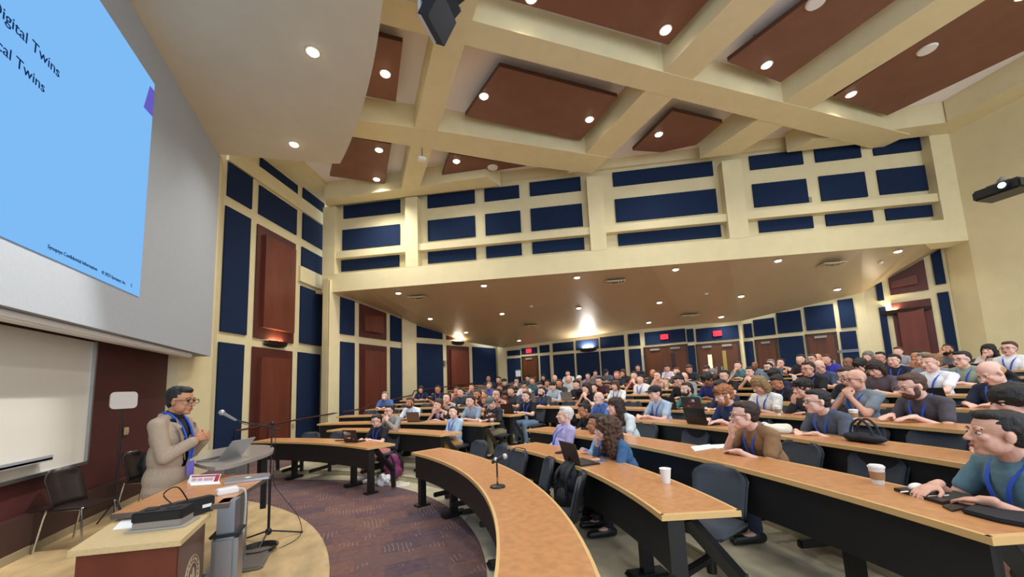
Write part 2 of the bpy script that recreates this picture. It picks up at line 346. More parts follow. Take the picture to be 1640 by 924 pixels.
# --- bulkhead across the hall and recessed gallery wall above it
BKL = BK.L
wallobj('wall_bulkhead', BK, -.35, BKL+.3, 5.15, 5.8, -.6, .0)
wallobj('wall_gallery', BK, -.35, BKL+.3, 5.78, ZD, -.62, -.32)
for x0, x1, y0, y1 in ((649.5, 669.5, 300, 425), (946, 972, 265, 390), (1168, 1200, 240, 372)):
    a, _ = BK.sz(x0, y1); c, _ = BK.sz(x1, y1); beamon('trim_pillar', BK, a, c, 5.79, ZR, 0, o0=-.32)
beamon('trim_pillar', BK, BKL-.45, BKL+.25, 5.79, ZD, 0, o0=-.32)
beamon('trim_pillar', BK, -.35, .12, 5.79, ZR, 0, o0=-.32)
beamon('trim_beam', BK, .0, BKL, 6.38, 6.62, -.06, o0=-.32)
beamon('trim_rail', BK, .0, BKL, 8.62, ZD, -.2, o0=-.32)
g6 = cr(500, 300, 2.877); g7 = cr(900, 240, 4.823); g8 = cr(1060, 300, 2.828); g9 = cr(1060, 0, 2.828)
rows_ = ['top', 'middle', 'bottom']
bay = [('first bay from the left', [(g6(147, 88, 407, 58, 407, 117, 147, 147)), g6(143, 200, 407, 170, 405, 265, 140, 292), g6(137, 338, 403, 313, 403, 365, 137, 390)]),
       ('second bay, left', [g6(533, 40, 750, 15, 750, 75, 533, 98), g6(535, 155, 752, 133, 753, 228, 535, 250), g6(535, 298, 755, 280, 757, 333, 535, 353)]),
       ('second bay, centre', [g6(795, 10, 953, -8, 955, 50, 795, 68), g6(798, 125, 960, 110, 962, 208, 800, 223), g6(803, 270, 965, 260, 967, 313, 803, 328)]),
       ('second bay, right', [g6(1003, -20, 1237, -45, 1237, 17, 1003, 43), g6(1007, 100, 1243, 78, 1247, 180, 1010, 203), g6(1015, 250, 1252, 230, 1255, 287, 1015, 308)]),
       ('wide third bay', [g7(388, 182, 1157, 92, 1165, 200, 397, 290), g7(405, 387, 1185, 305, 1200, 485, 420, 563), g7(430, 645, 1218, 570, 1228, 672, 435, 745)]),
       ('fourth bay, left', [g9(393, 712, 632, 682, 637, 745, 398, 773), [(1205, 296.4), (1290, 287), (1294, 324), (1206.7, 333.6)], g8(435, 148, 680, 125, 682, 185, 440, 207)]),
       ('fourth bay, centre', [g9(687, 670, 890, 650, 900, 713, 693, 740), [(1309.7, 284), (1382.5, 275.8), (1388.9, 315.2), (1315.3, 323)], g8(737, 118, 947, 95, 955, 158, 742, 178)]),
       ('fourth bay, right', [g9(948, 640, 1210, 608, 1222, 678, 957, 707), [(1403, 274), (1496.7, 263.4), (1503.8, 302.8), (1408.3, 313.4)], g8(1005, 90, 1277, 62, 1285, 127, 1015, 152)])]
for wh, qs in bay:
    for r_, q in zip(rows_, qs): panel(BK, q, 'above the rear ceiling, %s row, %s' % (r_, wh), off=-.32, thick=.05)
# --- rear area walls
def ztop(wl, px, py): return wl.sz(px, py)[1]
def polywall(name, wl, t0, t1, z0, za, zb, m=cream):
    b = B(); wl.slab(b, [(t0, za), (t1, zb), (t1, z0), (t0, z0)], -.25, 0); return setp(obj(name, b, m), kind='structure')
t2a, _ = W2.sz(524, 560); t2b, _ = W2.sz(652, 560)
polywall('wall_left_middle', W2, t2a, t2b, -.05, 5.6, 5.3)
b = B(); a = W1.P(W1.L+.5, 0); c = W2.P(t2a, 0); prism(b, [(a.x, a.y), (c.x+.05, c.y-.05), (c.x, c.y+.5), (a.x-.3, a.y+.6)], 0, 5.6); setp(obj('wall_corner', b, cream), kind='structure')
d2 = cr(530, 470, 5.857)
panel(W2, d2(85, 35, 215, 75, 213, 397, 80, 375), 'under the rear ceiling on the left, upper one left of wood', keep=True)
panel(W2, d2(80, 450, 213, 465, 213, 1040, 80, 1090), 'left of the wood door sized panel, lower one by the corner', z0=.75)
panel(W2, d2(553, 200, 665, 245, 665, 457, 553, 443), 'under the rear ceiling on the left, upper one right of the wood', keep=True)
panel(W2, d2(555, 505, 665, 515, 665, 1040, 555, 1040), 'behind the masked person, lower one right of the wood', z0=.9)
woodpanel(W2, d2(262, 95, 512, 185, 513, 438, 260, 405), d2(310, 205, 487, 215, 487, 375, 310, 355), 'upper one under the low ceiling on the left', keep=True)
woodpanel(W2, d2(262, 470, 515, 500, 515, 900, 262, 900), d2(312, 535, 512, 545, 512, 900, 312, 900), 'behind the handrail on the left', z0=.55)
t3a, _ = W3.sz(644, 560); t3b, _ = W3.sz(806, 560)
polywall('wall_left_rear', W3, t3a, t3b, -.05, 5.4, 4.6)
a = W2.P(t2b, 0); c = W3.P(t3a, 0); b = B(); prism(b, [(a.x-.1, a.y-.05), (a.x+.2, a.y-.05), (c.x, c.y), (c.x-.1, c.y+.4), (a.x-.3, a.y+.4)], 0, 5.2); setp(obj('wall_corner', b, cream), kind='structure')
beamon('trim_column', W3, t3a-.05, W3.sz(664, 560)[0], 0, 5.1, .1)
panel(W3, d2(805, 300, 1043, 375, 1040, 432, 803, 408), 'slanted one under the rear ceiling left of the far sconce', keep=True)
panel(W3, d2(805, 460, 1045, 485, 1050, 900, 805, 900), 'large one on the far left wall, left of the far wood panel', z0=.95)
panel(W3, d2(1325, 505, 1540, 512, 1550, 900, 1330, 900), 'large one in the far left corner right of the wood panel', z0=1.05)
woodpanel(W3, d2(1085, 488, 1288, 500, 1300, 900, 1090, 900), d2(1122, 530, 1285, 540, 1290, 900, 1125, 900), 'at the far left with a lit sconce above', z0=1.0)
woodpanel(W3, d2(1080, 394, 1235, 440, 1235, 443, 1080, 436), d2(1095, 405, 1150, 425, 1150, 432, 1095, 430), 'small wedge under the ceiling at the far left sconce', keep=True)
tb0, _ = B1.sz(797, 570); tb1, _ = B1.sz(1190, 543)
zl = [(797, ztop(B1, 808.8, 557)+.02), (1005, ztop(B1, 1004.9, 529.3)), (1190, ztop(B1, 1187, 514))]
b = B(); ts = [B1.sz(797, 570)[0], B1.sz(1005, 560)[0], B1.sz(1190, 543)[0]]
B1.slab(b, [(ts[0], zl[0][1]+.1), (ts[1], zl[1][1]+.1), (ts[2], zl[2][1]+.1), (ts[2], .6), (ts[0], .6)], -.25, 0); setp(obj('wall_back', b, cream), kind='structure')
a = W3.P(t3b, 0); c = B1.P(ts[0], 0); b = B(); prism(b, [(a.x, a.y), (c.x, c.y), (c.x+.3, c.y+.5), (a.x+.2, a.y+.6)], .5, 4.6); setp(obj('wall_corner', b, cream), kind='structure')
e8 = cr(800, 500, 6.833); f8 = cr(1040, 500, 4.556)
up = [(e8(88, 425, 228, 410, 228, 468, 88, 480), 'far left end'), (e8(243, 398, 413, 382, 413, 448, 243, 462), 'with the small exit sign'), (e8(443, 365, 548, 355, 548, 437, 443, 445), 'narrow, right of the first exit sign'),
      (e8(587, 342, 812, 322, 812, 418, 587, 435), 'left of the blue lit one'), (e8(837, 312, 1083, 288, 1085, 400, 840, 415), 'glowing above the middle sconce'), (e8(1103, 272, 1363, 252, 1366, 375, 1107, 395), 'right of the blue lit one'),
      (e8(1408, 240, 1535, 230, 1540, 360, 1412, 370), 'narrow, left of the first double door'), (f8(-33, 143, 262, 125, 267, 218, -30, 237), 'over the left double door'), (f8(273, 125, 323, 120, 326, 215, 276, 218), 'narrow between the double doors'),
      (f8(338, 118, 648, 98, 655, 198, 345, 213), 'over the right double door')]
for q, wh in up: panel(B1, q, 'on back wall, upper row, '+wh)
low = [(e8(90, 508, 235, 500, 240, 780, 95, 780), 'with the paper notice'), (e8(450, 477, 553, 470, 560, 780, 455, 780), 'narrow, right of the small door'), (e8(595, 465, 823, 452, 830, 780, 600, 780), 'left of the middle sconce'),
       (e8(848, 448, 1093, 430, 1108, 780, 855, 780), 'below the middle sconce'), (e8(1113, 425, 1373, 410, 1388, 780, 1125, 780), 'right of the middle sconce'), (e8(1423, 405, 1553, 398, 1570, 780, 1440, 780), 'narrow, behind the dark blazer'),
       (f8(285, 243, 333, 240, 350, 500, 300, 500), 'narrow between the double doors')]
for q, wh in low: panel(B1, q, 'on back wall, lower row, '+wh, z0=1.05)
def door(wl, q, n, leaves, label, slit=None):
    c = wl.rect(q, 0, False, .95); l, r = c[0][0], c[1][0]; t = c[0][1]
    e = empty('door_%d' % n, wl.P((l+r)/2, .95), 0, label, 'door', kind='structure'); iv = Matrix.Translation(-e.location)
    b = B(); 
    for x0, x1, z0, z1 in ((l-.04, l+.03, .95, t+.04), (r-.03, r+.04, .95, t+.04), (l-.04, r+.04, t-.03, t+.04)): wl.slab(b, [(x0, z1), (x1, z1), (x1, z0), (x0, z0)], 0, .05)
    b.transform(iv); obj('door_frame', b, mat('door_frame', '3d2415', .5), e)
    w = (r-l-.06)/leaves
    for i in range(leaves):
        a0 = l+.03+i*w; a1 = a0+w-.01
        b = B(); wl.slab(b, [(a0, t-.03), (a1, t-.03), (a1, .96), (a0, .96)], .003, .03); b.transform(iv); lf = obj('door_leaf', b, doorm, e)
        s = slit and slit[i]
        if s:
            xa, xb, za, zb_, mm = s; b = B(); wl.slab(b, [(a0+xa*w, t-za), (a0+xb*w, t-za), (a0+xb*w, t-zb_), (a0+xa*w, t-zb_)], .028, .036); b.transform(iv); obj('vision_pane', b, mm, lf)
        b = B(); wl.slab(b, [(a0+w*.25, t-.06), (a0+w*.72, t-.06), (a0+w*.72, t-.14), (a0+w*.25, t-.14)], .03, .09); b.transform(iv); obj('door_closer', b, mat('closer_grey', '8f8a80', .4), lf)
        hx = a1-.09 if i == 0 else a0+.09
        b = B(); wl.slab(b, [(hx-.03, 1.98+.1), (hx+.03, 1.98+.1), (hx+.03, 1.98-.12), (hx-.03, 1.98-.12)], .03, .08); b.transform(iv); obj('door_handle', b, alu, lf)
    return e
litw = mat('lit_vision_pane', 'e8d9a8', .3, emit='ffe6b0', es=.9); darkw = mat('dark_vision_pane', '3c2413', .15); yelw = mat('amber_vision_pane', '8a7638', .2, emit='b09a4a', es=.3)
door(B1, e8(250, 490, 415, 485, 425, 780, 262, 780), 1, 1, 'small brown wooden exit door at the left of the back wall')
door(B1, f8(-30, 255, 278, 245, 290, 500, -20, 500), 2, 2, 'left brown double door on the back wall', [None, (.25, .45, .3, .95, darkw)])
door(B1, f8(350, 237, 657, 220, 670, 500, 365, 500), 3, 2, 'right brown double door with a lit slit window', [(.48, .68, .42, 1.25, litw), (.22, .4, .3, 1.9, yelw)])
# back right facet
td0, _ = B2.sz(1187, 545); td1, _ = B2.sz(1396, 545)
b = B(); B2.slab(b, [(td0, ztop(B2, 1187, 514)+.1), (td1, ztop(B2, 1385, 468)+.15), (td1, .6), (td0, .6)], -.25, 0); setp(obj('wall_back_right', b, cream), kind='structure')
h7 = cr(1060, 300, 2.828)
for q, wh in ((f8(688, 90, 748, 78, 752, 183, 694, 190), 'narrow, farthest left'), (f8(757, 62, 912, 35, 920, 160, 768, 180), 'second from left'), (f8(925, 10, 1105, -20, 1118, 140, 940, 158), 'third from left'),
              ([(1287, 493), (1334, 486), (1339, 525), (1293, 530)], 'fourth from left'), ([(1340.4, 481), (1365, 478), (1372, 523), (1347.5, 526)], 'last before the corner')):
    panel(B2, q, 'on back right wall, upper row, '+wh)
for q, wh in ((f8(703, 215, 765, 208, 775, 500, 715, 500), 'left of the plain brown door'), (f8(950, 187, 1130, 167, 1150, 500, 965, 500), 'between the two plain brown doors'), (f8(1400, 143, 1520, 133, 1545, 500, 1425, 500), 'at the cream corner')):
    panel(B2, q, 'on back right wall, lower row, '+wh, z0=1.05)
door(B2, f8(785, 210, 935, 193, 950, 500, 800, 500), 4, 1, 'plain brown door at the left of the back right wall')
door(B2, f8(1155, 170, 1365, 148, 1395, 500, 1180, 500), 5, 1, 'plain wide brown door near the right cream corner')
# right side: wood panel wall under the low ceiling, then the plain wall
t5a, _ = W5.sz(1388, 500); t5b, _ = W5.sz(1524, 470)
b = B(); W5.slab(b, [(t5a, ztop(W5, 1400, 456)+.1), (t5b, ztop(W5, 1512, 393)+.2), (t5b, .5), (t5a, .5)], -.25, 0); setp(obj('wall_right_rear', b, cream), kind='structure')
a = B2.P(td1, 0); c = W5.P(t5a, 0); b = B(); prism(b, [(a.x, a.y), (c.x, c.y), (c.x+.5, c.y+.3), (a.x+.5, a.y+.3)], .5, 4.9); setp(obj('wall_corner', b, cream), kind='structure')
w5 = cr(1360, 380, 4.2)
panel(W5, w5(178, 325, 218, 300, 238, 420, 195, 432), 'small upper one left of the right wood panels', keep=True)
panel(W5, w5(202, 475, 248, 465, 290, 790, 245, 800), 'narrow lower one left of the right wood door sized panel', z0=1.0)
panel(W5, w5(548, 118, 613, 80, 655, 308, 583, 323), 'upper one right of the upper right wood panel', keep=True)
panel(W5, w5(598, 378, 665, 362, 740, 780, 655, 790), 'narrow lower one beside the plain right wall', z0=1.0)
woodpanel(W5, w5(262, 280, 500, 148, 535, 340, 283, 403), w5(280, 305, 455, 252, 462, 300, 285, 350), 'upper one on the right glowing above its sconce', keep=True)
woodpanel(W5, w5(290, 460, 550, 395, 605, 790, 330, 790), w5(330, 490, 510, 455, 540, 790, 365, 790), 'tall one on the right behind the seated rows', z0=1.0)
RA = BK.P(BKL+.05, 0, 0); RB = P3(1640, 99, 8.3)
WR = Wall((RA.x, RA.y), (RA.x+(RB[0]-P3(1463, 198, 8.3)[0])*4.4, RA.y+(RB[1]-P3(1463, 198, 8.3)[1])*4.4))
wallobj('wall_right', WR, 0, WR.L+.5, 0, ZD, -.3, 0)
a = W5.P(t5b, 0); b = B(); prism(b, [(a.x, a.y), (RA.x, RA.y), (RA.x+.4, RA.y+.1), (a.x+.4, a.y+.3)], .5, 5.3); setp(obj('wall_corner', b, cream), kind='structure')
# --- rear low ceiling: bent sheet from the bulkhead foot to the tops of the rear walls
def top(wl, px, py): t, z = wl.sz(px, py); return wl.P(t, z)
fr = [BK.P(-.6, 5.15, -.3), BK.P(BKL*.27, 5.15, -.3), BK.P(BKL*.55, 5.15, -.3), BK.P(BKL*.8, 5.15, -.3), BK.P(BKL+.3, 5.15, -.3)]
kink = [BK.P(-.6, 5.0, -1.1), BK.P(BKL*.27, 5.0, -1.1), BK.P(BKL*.55, 5.0, -1.1), BK.P(BKL*.8, 5.0, -1.1), BK.P(BKL+.3, 5.0, -.9)]
bkp = [top(W2, 600, 491)+V((0, .0, 0)), top(W3, 712, 534), top(B1, 1004.9, 529.3), top(B1, 1187, 514), top(W5, 1504, 399)]
b = B()
tp = [top(W2, 546, 477), top(W2, 655, 512), top(W3, 668, 520), top(W3, 752, 548.5), top(B1, 806, 557), top(B1, 905, 543), top(B1, 1004.9, 529.3), top(B1, 1100, 521), top(B1, 1187, 514), top(B2, 1290, 490), top(B2, 1380, 469), top(W5, 1404, 456), top(W5, 1507, 397)]
nn = len(tp); fv = []; hv = []
for i, q in enumerate(tp):
    s_ = max(-.6, min(BKL+.3, (q-BK.A).dot(BK.d)))
    s_ = -.6+(BKL+.9)*i/(nn-1)*1.0 if False else s_
    fv.append(b.verts.new(BK.P(s_, 5.15, -.02))); hv.append(b.verts.new(q))
for i in range(nn-1):
    if (fv[i].co-fv[i+1].co).length < 1e-3: b.faces.new((fv[i], hv[i+1], hv[i]))
    else: b.faces.new((fv[i], fv[i+1], hv[i+1], hv[i]))
sL = b.verts.new(BK.P(-.6, 5.15, -.02)); b.faces.new((sL, fv[0], hv[0]))
SUBT = [((fv[i].co.copy(), fv[i+1].co.copy(), hv[i+1].co.copy(), hv[i].co.copy())) for i in range(nn-1)]
r_ = bmesh.ops.extrude_face_region(b, geom=b.faces[:]); bmesh.ops.translate(b, vec=(0, 0, .12), verts=[v for v in r_['geom'] if isinstance(v, bmesh.types.BMVert)])
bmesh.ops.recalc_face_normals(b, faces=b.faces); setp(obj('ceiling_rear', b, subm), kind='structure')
from mathutils.geometry import intersect_ray_tri
def onsub(px, py):
    d = ray(px, py)
    for a_, b_, c_, d_ in SUBT:
        for t in ((a_, b_, c_), (a_, c_, d_)):
            h = intersect_ray_tri(t[0], t[1], t[2], d, EYE, True)
            if h is not None and (h-EYE).dot(CF) > 0: return h
    return onz(px, py, 4.4)
# --- roof: white deck, cream beam grid, hung wooden clouds
b = B(); prism(b, [(-3.5, -5), (16.5, -5), (16.5, 5), (-1, 16.5), (-3.8, 12)], ZD, ZD+.2); setp(obj('ceiling_deck', b, deckm), kind='structure')
RB_ = [0]
def roofbeam(p, z0=None):
    RB_[0] += 1; b = B(); prism(b, p, (ZR if z0 is None else z0)+.004*RB_[0], ZD-.002); return setp(obj('ceiling_beam', b, cream), kind='structure')
Z = lambda *a: [P3(a[i], a[i+1], ZR) for i in range(0, len(a), 2)]
roofbeam([(-.9, 9.52), (2.0, 9.14), (6.4, 8.75), (6.95, 8.7), (6.95, 9.6), (4.8, 9.86), (2.0, 9.97), (-.9, 10.15)])
roofbeam([(.0, 6.02), (2.0, 5.95), (6.4, 5.66), (14.6, 5.0), (14.6, 5.75), (9.6, 6.03), (6, 6.25), (.0, 6.6)])
roofbeam([(-.0, 2.6), (14.3, 2.0), (14.3, 2.7), (-.0, 3.25)]) if False else None
roofbeam([(1.36, 12.7), (1.36, -5), (1.93, -5), (1.93, 12.35)])
roofbeam([(6.2, 9.85), (6.1, -5), (6.92, -5), (6.97, 9.4)])
roofbeam([(9.7, 7.85), (9.8, -5), (10.65, -5), (10.64, 7.3)])
b = B(); BK.slab(b, [(-.4, ZD-.002), (BKL, ZD-.002), (BKL, ZR), (-.4, ZR)], -.32, -.1); b.free()
q1 = W1.P(.9, 0, .9); q2 = W1.P(W1.L+.2, 0, .75); roofbeam([(W1.P(.3, 0).x, W1.P(.3, 0).y), (q1.x, q1.y), (q2.x, q2.y), (W1.P(W1.L+.5, 0).x, W1.P(W1.L+.5, 0).y)], 8.76)
q3 = BK.P(0, 0, .45); q4 = BK.P(BKL*.32, 0, .45); roofbeam([(BK.P(-.2, 0).x, BK.P(-.2, 0).y), (q3.x, q3.y), (q4.x-.4, q4.y), (BK.P(BKL*.32, 0).x, BK.P(BKL*.32, 0).y)])
roofbeam([(WR.P(0, 0).x, WR.P(0, 0).y), (WR.P(.4, 0, .75).x, WR.P(.4, 0, .75).y), (WR.P(WR.L, 0, .75).x, WR.P(WR.L, 0, .75).y), (WR.P(WR.L, 0).x, WR.P(WR.L, 0).y)])
roofbeam([(BK.P(BKL*.78, 0).x, BK.P(BKL*.78, 0).y), (BK.P(BKL*.8, 0, .5).x, BK.P(BKL*.8, 0, .5).y), (BK.P(BKL, 0, .6).x, BK.P(BKL, 0, .6).y), (BK.P(BKL, 0).x, BK.P(BKL, 0).y)])
# lower stage ceiling with curved edge
edge = [(-3.2, 10.35), (-2.99, 10.05), (-1.41, 9.79), (-.66, 9.67), (-.39, 9.58)]+[(-.39+.72*sin(t*pi/2)**.9, 9.58-4.9*t) for t in [i/12 for i in range(1, 13)]]+[(.33, 3.5), (.1, 1.5), (-.4, -.4), (-1.2, -2.6), (-2.0, -5), (-3.2, -5)]
b = B(); prism(b, edge, 7.2, ZD-.003); setp(obj('ceiling_stage', b, soffitm), kind='structure')
CL = [('long, nearest the curved stage ceiling', [(597, 56), (645, 68), (634, 163), (572, 151)]), ('large rectangular one in the middle', [(800, 107), (989, 156), (930, 225), (745, 186)]), ('cut by the top of the picture', [(755, -45), (1190, -60), (1070, 72), (815, 0)]),
      ('small five sided one over the wide bay', [(1077, 178), (1157, 197), (1115, 232), (1060, 244), (1013, 241)]), ('with a round speaker and single lamp between two beams', [(1165, 99), (1250, 132), (1560, -90), (1440, -110)]),
      ('nearest the right wall', [(1335, 155), (1421, 185), (1760, 25), (1620, -30)]), ('above the left corner with two lamps', [(546, 217), (627, 231), (616, 294), (528, 282)]), ('triangular one above the second bay', [(720, 246), (843, 266), (706, 286)])]
clouds = []
for wh, q in CL:
    pp = [P3(x, y, ZC) for x, y in q]; cx = sum(p[0] for p in pp)/len(pp); cy = sum(p[1] for p in pp)/len(pp)
    e = empty('ceiling_cloud', (cx, cy, ZC), 0, 'brown wooden ceiling cloud, '+wh, 'ceiling panel', 'brown wooden ceiling clouds'); L = [(p[0]-cx, p[1]-cy) for p in pp]
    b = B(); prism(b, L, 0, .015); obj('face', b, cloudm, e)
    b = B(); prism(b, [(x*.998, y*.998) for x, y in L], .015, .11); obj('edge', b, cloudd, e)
    b = B()
    for x, y in L[:3]: cone(b, (x*.7, y*.7, .1), (x*.7, y*.7, ZD-ZC), .008)
    obj('hanger', b, blk, e)
# --- downlights
LG = B(); 
def downlight(P, r, watts, label, group, spot=140, col=(1, .965, .91), n=None):
    e = empty('recessed_downlight', P, 0, label, 'ceiling light', group)
    b = B(); cone(b, (0, 0, -.012), (0, 0, -.002), r*1.25, r*1.3, 24); obj('trim_ring', b, mat('lamp_trim', 'd9d3c4', .4), e)
    b = B(); cone(b, (0, 0, -.03), (0, 0, -.013), r*.85, r, 20); obj('lens', b, lampw, e)
    l = bpy.data.lights.new('lamp', 'SPOT'); l.energy = watts; l.color = col; l.spot_size = RD(spot); l.spot_blend = 1.0; l.shadow_soft_size = .12
    lo = bpy.data.objects.new('lamp', l); COL.objects.link(lo); lo.parent = e; lo.location = (0, 0, -.06); return e
for i, (px, py, wh) in enumerate([(501, 83, 'nearer one in the smooth stage ceiling'), (471, 231, 'farther one in the smooth stage ceiling')]):
    downlight(onz(px, py, 7.2), .085, HOUSE, 'round white downlight, '+wh, 'stage ceiling downlights')
for px, py, wh in [(617, 118, 'in the long cloud beside the stage ceiling'), (775, 154, 'left one in the large middle cloud'), (944, 191, 'right one in the large middle cloud'), (1066, 48, 'at the corner of the cloud cut by the top edge'),
                   (1228, 104, 'in the cloud between the two right beams'), (1055, 215, 'in the small five sided cloud'), (1363, 151, 'in the cloud nearest the right wall'), (607, 240, 'upper one in the left corner cloud'), (603, 287, 'lower one in the left corner cloud'),
                   (731, 258, 'in the triangular cloud'), (851, -4, 'at the top edge of the picture'), (1640, -8, 'in the far top right corner')]:
    downlight(onz(px, py, ZC-.001), .095, HOUSE*(2.2 if 600 < px < 610 else 1), 'round white downlight '+wh, 'roof downlights')
# the same fittings carry on over the rest of the hall
for x, y in ((3.5, .5), (8.3, .5), (12, -.5), (3.5, -3), (8.3, -3), (.9, -2.5)):
    downlight(V((x, y, ZC)), .095, HOUSE, 'round white downlight in the roof behind the viewpoint', 'roof downlights behind the viewpoint')
sub = [(638, 469), (775, 457), (924, 444), (1082, 431), (1246, 417), (1438, 402), (689, 510), (804, 502), (927, 493), (1056, 484), (1187, 474), (1341, 463), (746, 532), (831, 545), (1039, 516), (1155, 507)]
# wall washers over the boards, close to the front wall
for y, w_ in ((3.0, 900), (5.2, 1800)):
    e = downlight(V((-.35, y-.6, 7.2)), .085, HOUSE*.5, 'round white downlight washing the whiteboard from the stage ceiling', 'stage ceiling downlights')
    l = bpy.data.lights.new('lamp', 'SPOT'); l.energy = w_; l.color = (1, .97, .95); l.spot_size = RD(26); l.spot_blend = .8; l.shadow_soft_size = .06
    lo = bpy.data.objects.new('lamp', l); COL.objects.link(lo); lo.parent = e; lo.location = (0, 0, -.05); lo.rotation_euler = (V((-3.1, .8, -5.6))).to_track_quat('-Z', 'Y').to_euler()
for i, (px, py) in enumerate(sub):
    rw = 'front' if i < 6 else 'middle' if i < 12 else 'rear'; kk = i+1 if i < 6 else i-5 if i < 12 else i-11
    P = onsub(px, py); downlight(P-V((0, 0, .005)), .085, SUBW, 'small white downlight in the low rear ceiling, %s row, %s from left' % (rw, ordn(kk)), 'rear ceiling downlights', 150)
for px, py, wh in ((1485, 79, 'in the cloud nearest the right wall'), (1307, 3, 'in the cloud between the right beams'), (789, 268, 'in the triangular cloud')):
    b = B(); cone(b, (0, 0, -.03), (0, 0, 0), .15, .17, 28); cone(b, (0, 0, -.034), (0, 0, -.03), .12, .12, 28); o = obj('ceiling_speaker', b, white); o.location = onz(px, py, ZC-.002); setp(o, 'round white ceiling speaker grille '+wh, 'speaker', 'round ceiling speakers')
for px, py, wh in ((671, 477, 'near the left end'), (984, 452, 'in the centre'), (1327, 424, 'toward the right'), (851, 522, 'faint one at the rear left'), (1102, 506, 'faint one at the rear right')):
    e = empty('air_vent', onsub(px, py)-V((0, 0, .01)), RD(-30), 'square slatted air vent in the low rear ceiling, '+wh, 'air vent', 'rear ceiling vents')
    e.rotation_euler = (0, 0, RD(-30)); b = B()
    for s in (.3, .22, .14):
        for x, y, w, h in ((0, s, s*2, .035), (0, -s, s*2, .035), (s, 0, .035, s*2), (-s, 0, .035, s*2)): box(b, (x, y, -.015), (w, h, .02))
    obj('slats', b, mat('vent_paint', 'cfc4a2', .5), e); b = B(); box(b, (0, 0, 0), (.56, .56, .012)); obj('duct_mouth', b, mat('vent_dark', '3b3024', .8), e)
for px, py in ((851, 490), (1131, 470), (1410, 420)):
    b = B(); cone(b, (0, 0, -.04), (0, 0, 0), .05, .07, 20); o = obj('smoke_detector', b, white); o.location = onsub(px, py); setp(o, 'small round smoke detector on the low rear ceiling', 'smoke detector', 'rear ceiling smoke detectors')
# --- sconces
def sconce(wl, px, py, w, label, watts, col=(1, .75, .45)):
    t, z = wl.sz(px, py, .12); e = empty('wall_sconce', wl.P(t, z, .0), math.atan2(wl.n.y, wl.n.x), label, 'wall light')
    b = B(); n = 12; lo = []; hi = []; 
    prof = [(.16, .09), (.2, .05), (.14, -.04), (.05, -.1)]
    for i in range(n+1):
        a = -1+2*i/n; k = 1-a*a*.75; lo.append([b.verts.new((.012 if j == 0 else .0, a*w/2*(.55 if j == 0 else 1), 0)) for j in range(0)])
    secs = []
    for i in range(n+1):
        a = -1+2*i/n; k = (1-abs(a)**2.2)**.5 if abs(a) < 1 else .02
        secs.append([b.verts.new((x, a*w/2, zz)) for x, zz in ((.0, .09), (.06+.17*max(k, .05), .09), (.04+.12*max(k, .05), -.02*1), (.0, -.09*max(k, .15)))])
    for p, q in zip(secs, secs[1:]):
        for k in range(4):
            if k != 0: b.faces.new((p[k], p[(k+1) % 4], q[(k+1) % 4], q[k]))
    bmesh.ops.recalc_face_normals(b, faces=b.faces); obj('shade', b, mat('sconce_dark_metal', '2a1b18', .4), e)
    b = B(); box(b, (.09, 0, .03), (.05, w*.6, .03)); obj('tube', b, mat('sconce_tube', 'ffffff', .5, emit='ffd9a0', es=8), e)
    l = bpy.data.lights.new('lamp', 'AREA'); l.energy = watts; l.color = col; l.shape = 'RECTANGLE'; l.size = .1; l.size_y = w*.6
    lo = bpy.data.objects.new('lamp', l); COL.objects.link(lo); lo.parent = e; lo.location = (.10, 0, .1); lo.rotation_euler = (pi, 0, 0); return e
sconce(W1, 445, 552, .95, 'dark curved wall sconce between the two wood panels of the tall left wall', 14)
sconce(B1, 941, 560.5, .8, 'dark wall sconce throwing blue white light at the middle of the back wall', 85, (1, .93, .85))
sconce(W3, 735, 549.5, .8, 'dark wall sconce over the far left wood panel', 30, (1, .85, .6))
sconce(W5, 1450, 499, 1.1, 'dark wall sconce below the glowing wood panel on the right', 45, (1, .85, .6))
# --- exit signs, notices, thermostats
red = mat('exit_red', '7a0a14', .4, emit='ff2a3c', es=2.2); redl = mat('exit_letter', '4a0008', .5)
for px, py, wh, wl in ((847, 562, 'over the small left door', B1), (1064, 539.5, 'over the left double door', B1), (1149, 534, 'over the right double door', B1)):
    t, z = wl.sz(px, py, .08); e = empty('exit_sign', wl.P(t, z, 0), math.atan2(wl.n.y, wl.n.x)+pi/2, 'glowing red exit sign '+wh, 'exit sign')
    b = B(); box(b, (0, -.10, 0), (.30, .05, .2), bev=.01); obj('housing', b, red, e); b = B(); box(b, (0, -.065, 0), (.1, .02, .06)); obj('bracket', b, white, e)
    text('EXIT', .13, Matrix.Translation((0, -.128, -.045))@Matrix.Rotation(pi/2, 4, 'X'), redl, 'lettering', e, 'CENTER')
def wallthing(name, wl, px, py, w, h, d, m, label, cat, off=.05):
    t, z = wl.sz(px, py, off); b = B(); wl.slab(b, [(t-w/2, z+h/2), (t+w/2, z+h/2), (t+w/2, z-h/2), (t-w/2, z-h/2)], off, off+d); return setp(obj(name, b, m), label, cat)
wallthing('paper_notice', B1, 830, 598, .3, .32, .012, paper, 'white paper notice on the far left blue panel', 'notice')
wallthing('paper_notice', B1, 830, 593, .22, .06, .014, mat('notice_grey', '8d8d92', .6), 'small grey strip above the white paper notice', 'notice')
wallthing('paper_notice', B1, 1033, 582, .26, .7, .012, mat('notice_pale', 'b9b6a2', .7), 'pale poster on the cream post left of the double door', 'notice', 0)
wallthing('room_plate', B2, 1358, 562, .55, .1, .012, mat('notice_grey2', '6d7280', .6), 'small grey sign on the blue panel by the right corner', 'sign')
wallthing('thermostat', W1, 335, 607, .11, .13, .04, white, 'small white alarm box on the cream pier right of the speaker', 'alarm', .0)
